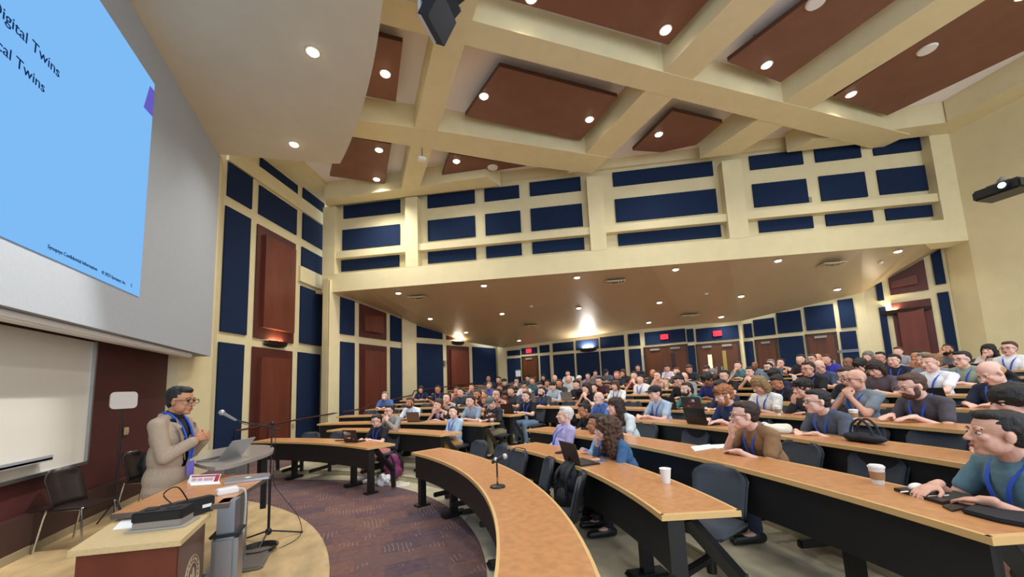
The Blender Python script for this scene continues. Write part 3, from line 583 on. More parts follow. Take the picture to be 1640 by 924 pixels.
wallthing('wall_switch', W1, 468.5, 682, .09, .14, .02, mat('switch_beige', 'b3a078', .5), 'beige switch plate on the cream post by the lower wood panel', 'light switch', .0)
wallthing('wall_speaker_box', W3, 711.5, 582, .12, .25, .08, mat('grey_box', '8a8474', .6), 'small grey box on the cream post left of the far wood panel', 'wall box', 0)
wallthing('wall_switch', BK, 1297, 320, .08, .16, .03, mat('switch_grey', '8c8878', .6), 'tiny grey box between the fourth bay panels', 'wall box', -.32)
# handrail on the left walls
hp = [W1.P(W1.sz(377, 690, .12)[0], 0, .12), W1.P(W1.L-.2, 0, .9), W2.P(t2a+.1, 0, 1.5), W2.P(t2a+1.0, 0, .9), W2.P(t2b-.2, 0, .42), W3.P(t3a+.3, 0, .42), W3.P(W3.sz(757, 613)[0], 0, .12)]
pxs = [(375, 690), (500, 660), (525, 654.5), (552, 648.5), (640, 632.5), (668, 626), (757, 613)]
def zat(P, py):
    lo_, hi_ = -1, 6
    for _ in range(40):
        m_ = (lo_+hi_)/2
        if proj(V((P.x, P.y, m_)))[1] > py: lo_ = m_
        else: hi_ = m_
    return m_
hr = [V((p.x, p.y, zat(p, q[1]))) for p, q in zip(hp, pxs)]
e = empty('handrail', (0, 0, 0), 0, 'long dark wooden handrail climbing along the left walls', 'handrail')
b = B(); tube(b, hr, .024, 10); obj('rail', b, mat('rail_wood', '4a2218', .35), e)
for i, wl in ((1, W1), (4, W2), (6, W3)):
    p = hr[i]; b = B(); tube(b, [p, p-V((0, 0, .05)), p-V((0, 0, .08))-wl.n*.3], .009, 6); obj('bracket', b, blk, e)
b = B(); tube(b, [hr[0], V((hr[0].x, hr[0].y, 0))], .016, 8); p = hr[0].lerp(hr[1], .25); tube(b, [p, V((p.x, p.y, 0))], .016, 8); obj('post', b, blk, e)
# small camera on roof beam, loudspeaker cluster, projector
P = onz(676, 255, 8.0); e = empty('ceiling_camera', P, 0, 'small white camera hanging from the roof beam at the left', 'camera')
b = B(); box(b, (0, 0, 0), (.22, .16, .1), bev=.02); obj('body', b, white, e); b = B(); cone(b, (0, 0, .04), (0, 0, .32), .015); obj('stem', b, alu, e)
P = onz(703, 28, 7.4); e = empty('loudspeaker_cluster', P, RD(-38), 'black loudspeaker cluster hanging from the roof near the top edge', 'loudspeaker')
for k in range(4):
    bb = B(); Rm = Matrix.Rotation(RD(-58+k*16), 3, 'Y'); c = V((-.02+.06*k, 0, .0+.24*k))
    box(bb, c, (.42, .55, .2), R=Rm); obj('cabinet', bb, mat('speaker_black', '1e2633', .55), e)
    bb = B()
    for y in (-.15, .15): ell(bb, c+Rm@V((.215, y, 0)), (.01, .08, .05), Rm)
    for y in (-.24, 0, .24): box(bb, c+Rm@V((.216, y, 0)), (.02, .03, .17), R=Rm)
    obj('grille', bb, mat('speaker_grille', '59606a', .5), e)
bb = B(); box(bb, (-.2, -.0, .45), (.05, .5, 1.2)); cone(bb, (0, 0, .8), (0, 0, ZD-7.4), .03); obj('bracket', bb, mat('speaker_bracket', 'c9ccd2', .4), e)
P = EYE+ray(1608, 305)*7.2; ang = math.atan2(EYE.y+5-P.y, -3-P.x)
e = empty('projector', P, ang, 'black projector with a glowing lens mounted at the right wall', 'projector')
b = B(); box(b, (0, 0, 0), (.52, .62, .2), bev=.03); obj('housing', b, blkp, e)
b = B(); cone(b, (.25, .12, .01), (.32, .12, .01), .07, .075, 20); obj('lens_ring', b, blk, e)
b = B(); cone(b, (.31, .12, .01), (.325, .12, .01), .05, .05, 20); obj('lens', b, mat('projector_glow', 'ffffff', .3, emit='a9d8ff', es=12), e)
b = B(); box(b, (0, 0, .13), (.3, .3, .03)); tube(b, [(0, 0, .13), (0, 0, .24), (-.5, -.3, .3), (-1.2, -.7, .45), (-1.9, -1.1, .5)], .035, 8); obj('mount_arm', b, mat('arm_grey', '77736a', .5), e)
# ================================================================== DESKS
def arc_pt(c, R, a, z=0): return V((c[0]+R*cos(RD(a)), c[1]+R*sin(RD(a)), z))
DW = .5
def desk(c, R, a0, a1, F, label, ends=(True, True), detail=True, dw=DW):
    """curved seminar desk; a0<a1 in degrees about c"""
    am = (a0+a1)/2; e = empty('curved_desk', arc_pt(c, R, am, F), 0, label, 'desk', 'curved lecture hall desks'); iv = Matrix.Translation(-e.location); T = F+.75
    def put(n, b, m): b.transform(iv); return obj(n, b, m, e)
    b = B(); arcslab(b, c, R+.02, R+dw-.02, a0+.15, a1-.15, T-.025, T, 1.5); put('desktop', b, laminate)
    b = B(); arcslab(b, c, R, R+.0195, a0, a1, T-.034, T+.001, 1.5); arcslab(b, c, R+dw-.0195, R+dw, a0, a1, T-.034, T+.001, 1.5)
    w = .02/R*57.3
    arcslab(b, c, R, R+dw, a0-w*.4, a0+w, T-.034, T+.001, 1); arcslab(b, c, R, R+dw, a1-w, a1+w*.4, T-.034, T+.001, 1); put('edge_band', b, edgem)
    b = B(); arcslab(b, c, R+.05, R+.075, a0+.3, a1-.3, T-.36, T-.03, 1.5); put('modesty_panel', b, panelm)
    n = max(1, round(RD(a1-a0)*R/1.6)); 
    for i in range(n):
        a = a0+(a1-a0)*(i+.5)/n; p = arc_pt(c, R+.24, a); rz = RD(a)
        b = B(); box(b, (p.x, p.y, (F+T-.06)/2), (.09, .07, T-.06-F-.0), rz); box(b, (p.x, p.y, F+.03), (.34, .16, .05), rz, bev=.02); put('leg', b, blk)
    for a, on in ((a0+.9, ends[0]), (a1-.9, ends[1])):
        if not on: continue
        p = arc_pt(c, R+.12, a); rz = RD(a); b = B(); box(b, (p.x, p.y, (F+T-.05)/2), (.085, .085, T-.05-F), rz); box(b, (p.x, p.y, F+.012), (.2, .13, .024), rz); put('leg', b, blk)
        q1 = arc_pt(c, R+.2, a, T-.06); q2 = arc_pt(c, R+.52, a, T-.45); q3 = arc_pt(c, R+.54, a, F+.02)
        b = B(); cone(b, q1, q2, .05, .05, 4); cone(b, q2+V((0, 0, .03)), q3, .05, .05, 4); put('brace', b, blk)
    return e
C1, R1_ = (-4.30, 4.00), 5.37
D2, R2_ = (-3.49, 3.78), 5.54
D3, R3_ = (-5.19, 3.44), 8.12
CT = (-4.3, 4.05)
mid = 'black fronted curved wood desk, '
desk(C1, R1_, -30, 19.9, 0, mid+'front row with a table microphone on it', (False, True))
desk(D2, R2_, -19.6, 12.5, FL[2], mid+'second row of the middle block, with the white haired person')
desk(D3, R3_, -18.8, 17, FL[3], mid+'third row of the middle block with notebook and closed laptop')
desk(CT, RO[4]+.02, -34, 18.5, FL[4], mid+'fourth row of the middle block with a white tote bag', (False, True))
for k in range(5, 13):
    lo = -36+k*.9; hi = [0, 0, 0, 0, 0, 31, 33, 34, 35, 36, 37, 38, 39][k]
    desk(CT, RO[k], lo, hi, FL[k], mid+'%s row of the middle block' % ordn(k), (False, True), False)
desk((-5.7, 3.95), 6.5, 25.4, 54.5, 0, mid+'front row of the left block, with a stickered laptop', (True, True))
desk((-6.0, 3.5), 8.15, 24.9, 48.5, FL[2], mid+'second row of the left block')
desk(CT, 7.22, 25.2, 61.5, FL[3], mid+'third row of the left block')
desk(CT, RO[4]-.25, 26, 62, FL[4], mid+'fourth row of the left block')
for k in range(5, 13):
    desk(CT, RO[k], [31, 33, 34, 35, 36, 37, 38, 39][k-5]+4.5, PHL[k]-1, FL[k], mid+'%s row of the left block' % ordn(k), (True, False), False)
def seat_R(k, ph):
    """inner desk radius about CT for row k at angle ph"""
    if k == 1: return R1_+.02 if ph < 23 else 5.5
    if k == 2 and ph < 20: return 6.3
    if k == 3 and ph < 20: return 7.45
    if k == 3: return 7.22
    if k == 4 and ph > 22: return RO[4]-.25
    if k == 2: return 6.55
    return RO[k]
def phi_of(px, k, off, z):
    best = None
    for i in range(0, 1250):
        ph = -45+i*.1; P = arc_pt(CT, seat_R(k, ph)+off, ph, FL[k]+z)
        if (P-EYE).dot(CF) < .5: continue
        d = abs(proj(P)[0]-px)
        if best is None or d < best[0]: best = (d, ph)
    return best[1]
# ================================================================== CHAIRS
def shell(w, h, t, curve, round_=.5):
    """upholstered back: rounded top slab, local x depth, y width, z height"""
    b = B(); nx = 10; nz = 8; F_ = []; Bk = []
    for j in range(nz+1):
        v = j/nz; z = h*v; ww = w*(1-.10*(1-v)) if v < .7 else w*(1-.42*((v-.7)/.3)**2.6); r1 = []; r2 = []
        for i in range(nx+1):
            u = -1+2*i/nx; x = curve*u*u*.9+.05*(v-.5)**2*0; xb = -.10*v
            r1.append(b.verts.new((x+xb, u*ww/2, z))); r2.append(b.verts.new((x+xb-t, u*ww/2, z)))
        F_.append(r1); Bk.append(r2)
    for j in range(nz):
        for i in range(nx):
            b.faces.new((F_[j][i], F_[j][i+1], F_[j+1][i+1], F_[j+1][i])); b.faces.new((Bk[j][i], Bk[j+1][i], Bk[j+1][i+1], Bk[j][i+1]))
    for j in range(nz):
        b.faces.new((F_[j][0], F_[j+1][0], Bk[j+1][0], Bk[j][0])); b.faces.new((F_[j][nx], Bk[j][nx], Bk[j+1][nx], F_[j+1][nx]))
    for i in range(nx):
        b.faces.new((F_[0][i], Bk[0][i], Bk[0][i+1], F_[0][i+1])); b.faces.new((F_[nz][i], F_[nz][i+1], Bk[nz][i+1], Bk[nz][i]))
    bmesh.ops.recalc_face_normals(b, faces=b.faces); return b
def make_chair():
    e = empty('swing_chair', (0, 0, 0), 0, 'grey fabric swing arm chair', 'chair')
    b = shell(.44, .35, .022, .05); b.transform(Matrix.Translation((-.20, 0, .48))); obj('backrest', b, chairm, e, True)
    b = shell(.465, .365, .014, .05); b.transform(Matrix.Translation((-.223, 0, .473))); obj('back_shell', b, chairs_, e, True)
    b = B(); box(b, (.02, 0, .44), (.44, .45, .06), bev=.025); obj('seat', b, chairm, e, True)
    b = B(); tube(b, spline([(-.24, 0, .56), (-.235, 0, .46), (-.15, 0, .40), (0, 0, .39)], 4), .03, 8); obj('back_stem', b, chairs_, e)
    b = B(); cone(b, (0, 0, .28), (0, 0, .41), .022, .022, 12); cone(b, (0, 0, .08), (0, 0, .3), .036, .036, 12); obj('post', b, blk, e)
    b = B(); box(b, (.26, 0, .19), (.52, .05, .06), bev=.01); obj('swing_arm', b, blk, e); return e
chair0 = make_chair(); chair_used = False; CH = []
def put_chair(k, ph, label, group=None, turn=0, off=.76):
    global chair_used
    o = chair0 if not chair_used else dup(chair0); chair_used = True
    P = arc_pt(CT, seat_R(k, ph)+off, ph, FL[k]); o.location = P; o.rotation_euler = (0, 0, RD(ph)+pi+turn)
    setp(o, label, 'chair', group); CH.append((k, ph)); return o
# ================================================================== PEOPLE
def remesh(bm, name, vox, smooth=4, noise_amp=0, nscale=30, m=None):
    me = bpy.data.meshes.new(name); bm.to_mesh(me); bm.free(); o = bpy.data.objects.new(name, me); TS.collection.objects.link(o)
    r = o.modifiers.new('r', 'REMESH'); r.mode = 'VOXEL'; r.voxel_size = vox; r.use_smooth_shade = True
    if smooth: s = o.modifiers.new('s', 'SMOOTH'); s.factor = .5; s.iterations = smooth
    TS.view_layers[0].update(); dg = TS.view_layers[0].depsgraph; out = bpy.data.meshes.new_from_object(o.evaluated_get(dg)); bpy.data.objects.remove(o); bpy.data.meshes.remove(me)
    if noise_amp:
        new = []
        for v in out.vertices: new.extend(v.co+v.normal*(noise_amp*noise.noise(v.co*nscale)))
        out.vertices.foreach_set('co', new); out.update()
    for p in out.polygons: p.use_smooth = True
    out.name = name
    if m: out.materials.clear(); out.materials.append(m)
    return out
def ik(S, Wp, pole, l1, l2):
    S, Wp = V(S), V(Wp); d = Wp-S; L = min(d.length, (l1+l2)*.995); dn = d.normalized(); a = (l1*l1-l2*l2+L*L)/(2*L); h = math.sqrt(max(0, l1*l1-a*a))
    pl = V(pole); pl = (pl-dn*pl.dot(dn)).normalized(); return S+dn*a+pl*h, S+dn*L
def skeleton(pose, lean=None, hyaw=0, hpitch=None, htilt=0, stand=False):
    L = dict(desk=.22, chin=.30, mouth=.30, cross=.02, type=.20, down=.30, back=-.14, mouse=.05, stand=.03)[pose] if lean is None else lean
    J = {}; pz = .53 if not stand else .96; hipx = 0
    def T(x, y, u): return V((hipx+u*sin(L)+x*cos(L), y, pz+u*cos(L)-x*sin(L)))
    J['pel'] = V((hipx, 0, pz)); J['ab'] = T(0, 0, .18); J['ch'] = T(.0, 0, .345); J['nk'] = T(-.015, 0, .49); J['hd'] = T(.03, 0, .655)
    J['T'] = T; J['L'] = L; J['hd'].z -= 0
    hp = hpitch if hpitch is not None else dict(down=.55, type=.28, mouth=.05, back=-.05).get(pose, .05)
    J['HR'] = (Matrix.Rotation(hyaw, 3, 'Z')@Matrix.Rotation(hp, 3, 'Y')@Matrix.Rotation(htilt, 3, 'X'))*(1.09 if not stand else 1.04)
    hd = J['hd']; J['hands'] = {}
    for s, n in ((1, 'l'), (-1, 'r')):
        sh = T(-.01, s*(.175 if not stand else .165), .445); J['sh'+n] = sh; pole = (-.25, s*.6, -1); fd = V((1, -s*.5, -.1)); pn = V((0, 0, -1)); curl = .5
        if pose in ('desk', 'down'): w = V((.44, s*.11, .80)); fd = V((.6, -s*1, -.15))
        elif pose == 'type': w = V((.43, s*.10, .815)); fd = V((1, -s*.15, -.1)); curl = .35
        elif pose == 'chin':
            if s < 0:
                w = hd+J['HR']@V((.10, -.045, -.17)); fd = J['HR']@V((.1, .35, 1)); pn = V((-1, .2, 0)); curl = .9; pole = (.35, -.55, -1)
            else: w = V((.42, .08, .80)); fd = V((.3, -1, -.1))
        elif pose == 'mouth': w = hd+J['HR']@V((.12, s*.05, -.19)); fd = V((.0, -s*.55, 1)); pn = V((-.8, -s*.5, .2)); curl = .8; pole = (.35, s*.6, -1)
        elif pose == 'cross': w = T(.19, -s*.10, .19+.03*s); fd = V((-.15, -s*1, .1)); pn = V((-1, 0, 0)); pole = (.1, s*1, -.8)
        elif pose == 'back': w = V((.22, s*.07, .70)); fd = V((.5, -s*1, -.2))
        elif pose == 'mouse':
            w = V((.41, -.11, .85)) if s < 0 else V((.38, .12, .83)); fd = V((1, .2, -.3)) if s < 0 else V((.45, -1, -.2)); curl = .45
        elif pose == 'stand': w = V((.25, s*.06, 1.27)); fd = V((.35, -s*.8, .2)); pn = V((-1, -s*.2, -.2)); curl = .8; pole = (-.6, s*.55, -1)
        e_, w = ik(sh, w, pole, .275, .25); J['el'+n] = e_; J['wr'+n] = w; J['hands'][n] = (fd.normalized(), pn, curl, s)
        if not stand:
            J['hip'+n] = V((0, s*.09, .52)); J['kn'+n] = V((.41, s*.12, .53)); J['an'+n] = V((.36, s*.12, .09)); J['toe'+n] = V((.52, s*.13, .045))
        else:
            J['hip'+n] = V((0, s*.09, .93)); J['kn'+n] = V((.02, s*.10, .50)); J['an'+n] = V((-.01, s*.11, .09)); J['toe'+n] = V((.15, s*.13, .045))
    return J
def hand(bm, w, fd, pn, curl, s, sc=1, fine=True):
    fd = fd.normalized(); n = (pn-fd*pn.dot(fd)).normalized(); side = fd.cross(n)*(-s)
    # side points to the thumb
    R = Matrix((fd, side, -n)).transposed(); pc = w+fd*.052*sc
    ell(bm, pc, (.052*sc, .041*sc, .017*sc), R, 12); cap(bm, w-fd*.02, w+fd*.02, .026*sc, .027*sc, 10)
    for i, (o, L) in enumerate(((.030, .078), (.010, .086), (-.011, .080), (-.030, .062))):
        base = w+fd*.088*sc+side*o*sc; d = fd; L1 = L*sc
        p = base; ang = 0
        for j, (fr, rr) in enumerate(((.46, .0095), (.30, .0085), (.24, .0075))):
            ang += curl*(.55 if j == 0 else .8); dd = (fd*cos(ang)+n*sin(ang)+side*o*1.5).normalized(); q = p+dd*L1*fr; cap(bm, p, q, rr*sc, rr*.92*sc, 8); p = q
    b0 = w+fd*.025*sc+side*.03*sc; b1 = b0+(fd*.6+side*.75+n*.35).normalized()*.04*sc; b2 = b1+(fd*1+side*.15+n*.4).normalized()*.035*sc
    cap(bm, b0, b1, .013*sc, .0115*sc, 8); cap(bm, b1, b2, .011*sc, .009*sc, 8)
def head(bm, c, R, seg=20):
    H = lambda x, y, z: c+R@V((x, y, z))
    ell(bm, H(-.015, 0, .028), (.094, .074, .086), R, seg); ell(bm, H(.022, 0, -.03), (.066, .058, .083), R, seg); ell(bm, H(.055, 0, -.092), (.03, .032, .023), R, 12)
    for s in (1, -1):
        ell(bm, H(.02, s*.045, -.055), (.05, .022, .04), R, 10); ell(bm, H(.062, s*.036, -.018), (.024, .022, .02), R, 10)
        ell(bm, H(-.008, s*.077, -.012), (.02, .009, .031), R, 10); ell(bm, H(-.002, s*.083, .002), (.013, .006, .018), R, 8)
        ell(bm, H(.077, s*.03, .024), (.014, .024, .008), R, 10)
    cap(bm, H(.084, 0, .012), H(.107, 0, -.026), .008, .0135, 10); ell(bm, H(.1, .011, -.03), (.011, .008, .008), R, 8); ell(bm, H(.1, -.011, -.03), (.011, .008, .008), R, 8)
    ell(bm, H(.086, 0, -.058), (.009, .022, .006), R, 10); ell(bm, H(.085, 0, -.068), (.009, .018, .006), R, 10)
def torso(bm, J, e, belly=0, stand=False, w=1):
    Rl = Matrix.Rotation(J['L'], 3, 'Y')
    ell(bm, J['pel'], (.115+e, .165*w+e, .12+e), Rl); ell(bm, J['ab']+V((belly*.5, 0, 0)), (.108+e+belly, .148*w+e+belly*.6, .17+e), Rl); ell(bm, J['ch'], (.112+e, .16*w+e, .165+e), Rl)
    cap(bm, J['shl'].lerp(J['shr'], .12), J['shr'].lerp(J['shl'], .12), .058+e*.8); 
    for n in 'lr': cap(bm, J['sh'+n], J['nk'].lerp(J['sh'+n], .3)+V((0, 0, .015)), .055+e*.7, .042+e*.6)
def body_mesh(key, J, vox, belly=0):
    b = B(); torso(b, J, -.004, belly); cap(b, J['nk']-V((0, 0, .03)), J['hd']+J['HR']@V((-.03, 0, -.05)), .057, .054); head(b, J['hd'], J['HR'])
    for n in 'lr':
        cap(b, J['sh'+n], J['el'+n], .048, .037); cap(b, J['el'+n], J['wr'+n], .038, .024); fd, pn, cu, s = J['hands'][n]; hand(b, J['wr'+n], fd, pn, cu, s)
        cap(b, J['hip'+n], J['kn'+n], .082, .056); cap(b, J['kn'+n], J['an'+n], .054, .034); cap(b, J['an'+n], J['toe'+n], .035, .028)
        ell(b, J['kn'+n].lerp(J['an'+n], .3)+V((-.015, 0, 0)), (.05, .048, .1))
    return remesh(b, key, vox, 2 if vox < .012 else 1)
def shirt_mesh(key, J, vox, sleeve, belly=0):
    b = B(); torso(b, J, .012, belly)
    for n in 'lr':
        if sleeve == 's': cap(b, J['sh'+n], J['sh'+n].lerp(J['el'+n], .62), .06, .056)
        else: cap(b, J['sh'+n], J['el'+n], .06, .05); cap(b, J['el'+n], J['wr'+n].lerp(J['el'+n], .06), .05, .036)
    cap(b, J['nk']-V((0, 0, .02)), J['nk']+V((.0, 0, .012)), .068, .066)
    return remesh(b, key, vox, 3, .005, 14)
def pants_mesh(key, J, vox, short=False):
    b = B(); ell(b, J['pel']-V((0, 0, .01)), (.125, .175, .11))
    for n in 'lr':
        if short: cap(b, J['hip'+n], J['hip'+n].lerp(J['kn'+n], .8), .094, .084)
        else: cap(b, J['hip'+n], J['kn'+n], .092, .07); cap(b, J['kn'+n], J['an'+n].lerp(J['kn'+n], .08), .068, .055)
    return remesh(b, key, vox, 3, .004, 14)
def shoe_mesh(key, J, vox):
    b = B()
    for n in 'lr':
        a, t = J['an'+n], J['toe'+n]; d = (t-a); d.z = 0; d.normalize(); cap(b, V((a.x, a.y, .05))-d*.04, V((t.x, t.y, .042))+d*.05, .046, .038); cap(b, a, V((a.x, a.y, .06)), .044, .046)
    return remesh(b, key, max(vox, .012), 2)
def hair_mesh(key, style, c, R, vox):
    H = lambda x, y, z: c+R@V((x, y, z)); b = B(); amp, ns = .006, 45
    E_ = lambda p, r: ell(b, H(*p), r, R, 16)
    if style == 'bald_top': E_((-.045, 0, -.004), (.072, .081, .058)); amp = .003
    elif style == 'bowl': E_((-.008, 0, .045), (.108, .094, .086)); E_((-.05, 0, 0), (.075, .085, .075)); amp = .006
    else: E_((-.036, 0, .038), (.096, .083, .087)); E_((.018, 0, .090), (.052, .058, .034)); E_((-.055, 0, -.01), (.058, .072, .07))
    if style == 'curly': E_((-.02, 0, .055), (.108, .093, .088)); E_((.04, .01, .09), (.055, .06, .04)); amp, ns = .022, 38
    if style in ('medium', 'long', 'long_curly'):
        for s in (1, -1): E_((-.012, s*.078, -.03), (.045, .026, .1))
        E_((-.07, 0, -.05), (.05, .08, .1)); E_((-.02, 0, .05), (.106, .09, .085)); amp = .012
    if style in ('long', 'long_curly'):
        q = .03 if style == 'long_curly' else 0
        cap(b, H(-.07, 0, -.05), c+V((-.11, 0, -.27)), .075+q, .06+q)
        for s in (1, -1): cap(b, H(-.03, s*.075, -.02), c+V((-.04, s*.10, -.25)), .04+q, .035+q*.8)
    if style == 'long_curly': E_((-.035, 0, .04), (.125, .118, .11)); amp, ns = .03, 30
    if style == 'bun': E_((-.075, 0, .10), (.06, .06, .055)); amp = .008
    return remesh(b, key, vox, 2, amp, ns)
def cap_mesh(key, c, R, vox, back=False):
    H = lambda x, y, z: c+R@V((x, y, z)); b = B(); ell(b, H(-.01, 0, .055), (.105, .088, .072), R); s = -1 if back else 1
    ell(b, H(s*.10, 0, .04), (.075, .065, .01), R@Matrix.Rotation(s*.15, 3, 'Y')); return remesh(b, key, min(vox, .01), 2)
MC = {}; LN = {}
def cached(key, fn):
    if key not in MC: MC[key] = fn()
    return MC[key]
def child(name, me, m, root, label=None):
    if not me.materials: me.materials.append(m)
    o = bpy.data.objects.new(name, me); COL.objects.link(o); o.parent = root
    o.material_slots[0].link = 'OBJECT'; o.material_slots[0].material = m
    if label: o['label'] = label
    return o
HC = dict(blk='14110f', dbr='2c1c13', brn='4a3020', ltb='7b5836', dbl='8a6c42', blond='b08d5c', rbl='9a6238', gry='7c7770', wht='d3cfca')
def fabric(h): return mat('cloth_'+h, h, .9, var=.08, scale=30, bump=.25, bscale=35)
def hairmat(n): return mat('hair_'+n, HC[n], .6, var=.35, scale=70, bump=.6, bscale=120)
blue_l = mat('lanyard_blue', '2453c0', .6); eyew = mat('eye_white', 'd8d2cc', .3); eyed = mat('eye_dark', '1a100c', .2); lipm = mat('lips', '9a5a50', .5)
def person(px, py, h, hair, hc, shirt, sleeve, pose, ex, label, hy, zh, loc, face, s, skin, trousers='23252c', short=False, extras=True):
    near = h >= 24; midd = h >= 14; vox = .006 if h > 40 else (.009 if near else (.0125 if midd else .018)); hyaw = 0; lod = 'n%d' % px if near else ('m' if midd else 'f')
    tilt = .22 if px in (725, 1240) else 0; hyaw = round(hy, 2); lean_ = LN.get(px)
    hpitch = {725: -.1, 1515: -.45, 1590: -.02, 1622: .1}.get(px)
    J = skeleton(pose, lean=lean_, hyaw=hyaw, hpitch=hpitch, htilt=tilt); jk = '%s_%s_%s' % (pose, lod, px if (tilt or hyaw or hpitch is not None) else '')
    belly = .04 if px in (987, 958, 903) else 0
    root = empty('person', loc, face, label, 'person', 'seated audience'); root.scale = (s*1.04, s*1.09, s)
    child('body', cached('body_'+jk+str(belly), lambda: body_mesh('body', J, vox, belly)), skin, root)
    child('shirt', cached('shirt_'+sleeve+jk+str(belly), lambda: shirt_mesh('shirt', J, vox*1.2, sleeve, belly)), fabric(shirt), root)
    child('trousers' if not short else 'shorts', cached('pants%d_' % short+lod, lambda: pants_mesh('trousers', J, vox*1.4, short)), fabric(trousers), root)
    if near or midd: child('shoes', cached('shoes_'+lod, lambda: shoe_mesh('shoes', J, vox)), blkp if px != 603 else mat('shoe_pale', 'b9b3b0', .7), root)
    c, R = J['hd'], J['HR']
    if hair.startswith('cap'):
        child('hair', cached('hair_bt'+jk, lambda: hair_mesh('hair', 'bald_top', c, R, vox)), hairmat(hc), root)
        child('cap', cached('cap_%s' % (px == 885)+jk, lambda: cap_mesh('cap', c, R, vox, px == 885)), fabric({'cap': '23222a', 'cap_grey': '5b625e', 'cap_white': 'd9d9d6'}[hair]), root)
    elif hair != 'bald': child('hair', cached('hair_'+hair+jk, lambda: hair_mesh('hair', hair, c, R, max(vox, .009))), hairmat(hc), root)
    H = lambda x, y, z: c+R@V((x, y, z))
    if midd:
        def eyes(sd):
            b = B(); ell(b, H(.0765, sd*.031, .004), (.0095, .0125, .0068), R, 10); n0 = len(b.faces); ell(b, H(.0822, sd*.031, .004), (.0052, .0066, .0064), R, 8)
            for f in list(b.faces)[n0:]: f.material_index = 1
            me = bpy.data.meshes.new('eye'); b.to_mesh(me); b.free(); me.materials.append(eyew); me.materials.append(eyed); return me
        for sd in (1, -1): obj('eye', cached('eye%d_' % sd+jk, lambda: eyes(sd)), None, root, True)
        def brows():
            b = B()
            for sd in (1, -1): tube(b, [H(.084, sd*.014, .025), H(.083, sd*.032, .03), H(.071, sd*.05, .024)], .0042, 6)
            me = bpy.data.meshes.new('eyebrows'); b.to_mesh(me); b.free(); return me
        child('eyebrows', cached('brow_'+jk, brows), hairmat(hc if hc != 'wht' else 'gry'), root)
        def lips():
            b = B(); ell(b, H(.091, 0, -.0595), (.006, .021, .0045), R, 10); ell(b, H(.0905, 0, -.067), (.006, .017, .0045), R, 10); me = bpy.data.meshes.new('lips'); b.to_mesh(me); b.free(); return me
        child('lips', cached('lips_'+jk, lips), lipm, root)
    if 'B' in ex:
        def beard():
            b = B(); ell(b, H(.035, 0, -.082), (.062, .062, .042), R); ell(b, H(.085, 0, -.047), (.012, .026, .006), R, 10)
            for sd in (1, -1): ell(b, H(.02, sd*.06, -.05), (.03, .012, .05), R, 10)
            return remesh(b, 'beard', min(vox, .01), 1, .004, 60)
        child('beard', cached('beard_'+jk, beard), hairmat(hc), root)
    if 'G' in ex:
        def gl():
            b = B()
            for sd in (1, -1):
                pts = [H(.1, sd*.032+.024*cos(t), .003+.018*sin(t)) for t in [2*pi*i/12 for i in range(13)]]; tube(b, pts, .0028, 5); tube(b, [H(.098, sd*.056, .008), H(.04, sd*.08, .006), H(-.01, sd*.084, .0)], .0024, 5)
            tube(b, [H(.1, .009, .006), H(.1, -.009, .006)], .0025, 5); me = bpy.data.meshes.new('glasses'); b.to_mesh(me); b.free(); return me
        child('glasses', cached('gl_'+jk, gl), blk, root)
    if 'M' in ex:
        b = B(); ell(b, H(.06, 0, -.055), (.05, .055, .045), R); child('face_mask', remesh(b, 'face_mask', .01, 2), white, root)
    if 'L' in ex:
        def lan():
            b = B(); T = J['T']; f = lambda x, y, u: T(x, y, u)
            for sd in (1, -1):
                P_ = [f(-.075, sd*.055, .52), f(-.02, sd*.078, .525), f(.075, sd*.068, .46), f(.134+belly*.6, sd*.045, .36), f(.136+belly, sd*.012, .20)]
                sp = spline(P_, 5); 
                for a, c_ in zip(sp, sp[1:]):
                    d = c_-a; w_ = V((0, 1, 0))*.011
                    q = [b.verts.new(a-w_), b.verts.new(a+w_), b.verts.new(c_+w_), b.verts.new(c_-w_)]; b.faces.new(q)
            r_ = bmesh.ops.extrude_face_region(b, geom=b.faces[:]); bmesh.ops.translate(b, vec=(.004, 0, 0), verts=[v for v in r_['geom'] if isinstance(v, bmesh.types.BMVert)])
            me = bpy.data.meshes.new('lanyard'); b.to_mesh(me); b.free(); return me
        l = child('lanyard', cached('lan_'+jk+str(belly), lan), blue_l, root)
        if midd:
            def bd():
                b = B(); box(b, J['T'](.15+belly, 0, .15), (.006, .085, .10), R=Matrix.Rotation(J['L'], 3, 'Y')); me = bpy.data.meshes.new('badge'); b.to_mesh(me); b.free(); return me
            child('badge', cached('bd_'+jk+str(belly), bd), mat('badge_violet', '7a6fd0', .5) if px in (1457, 725) else mat('badge_white', 'cfd3dc', .5), root)
    return root
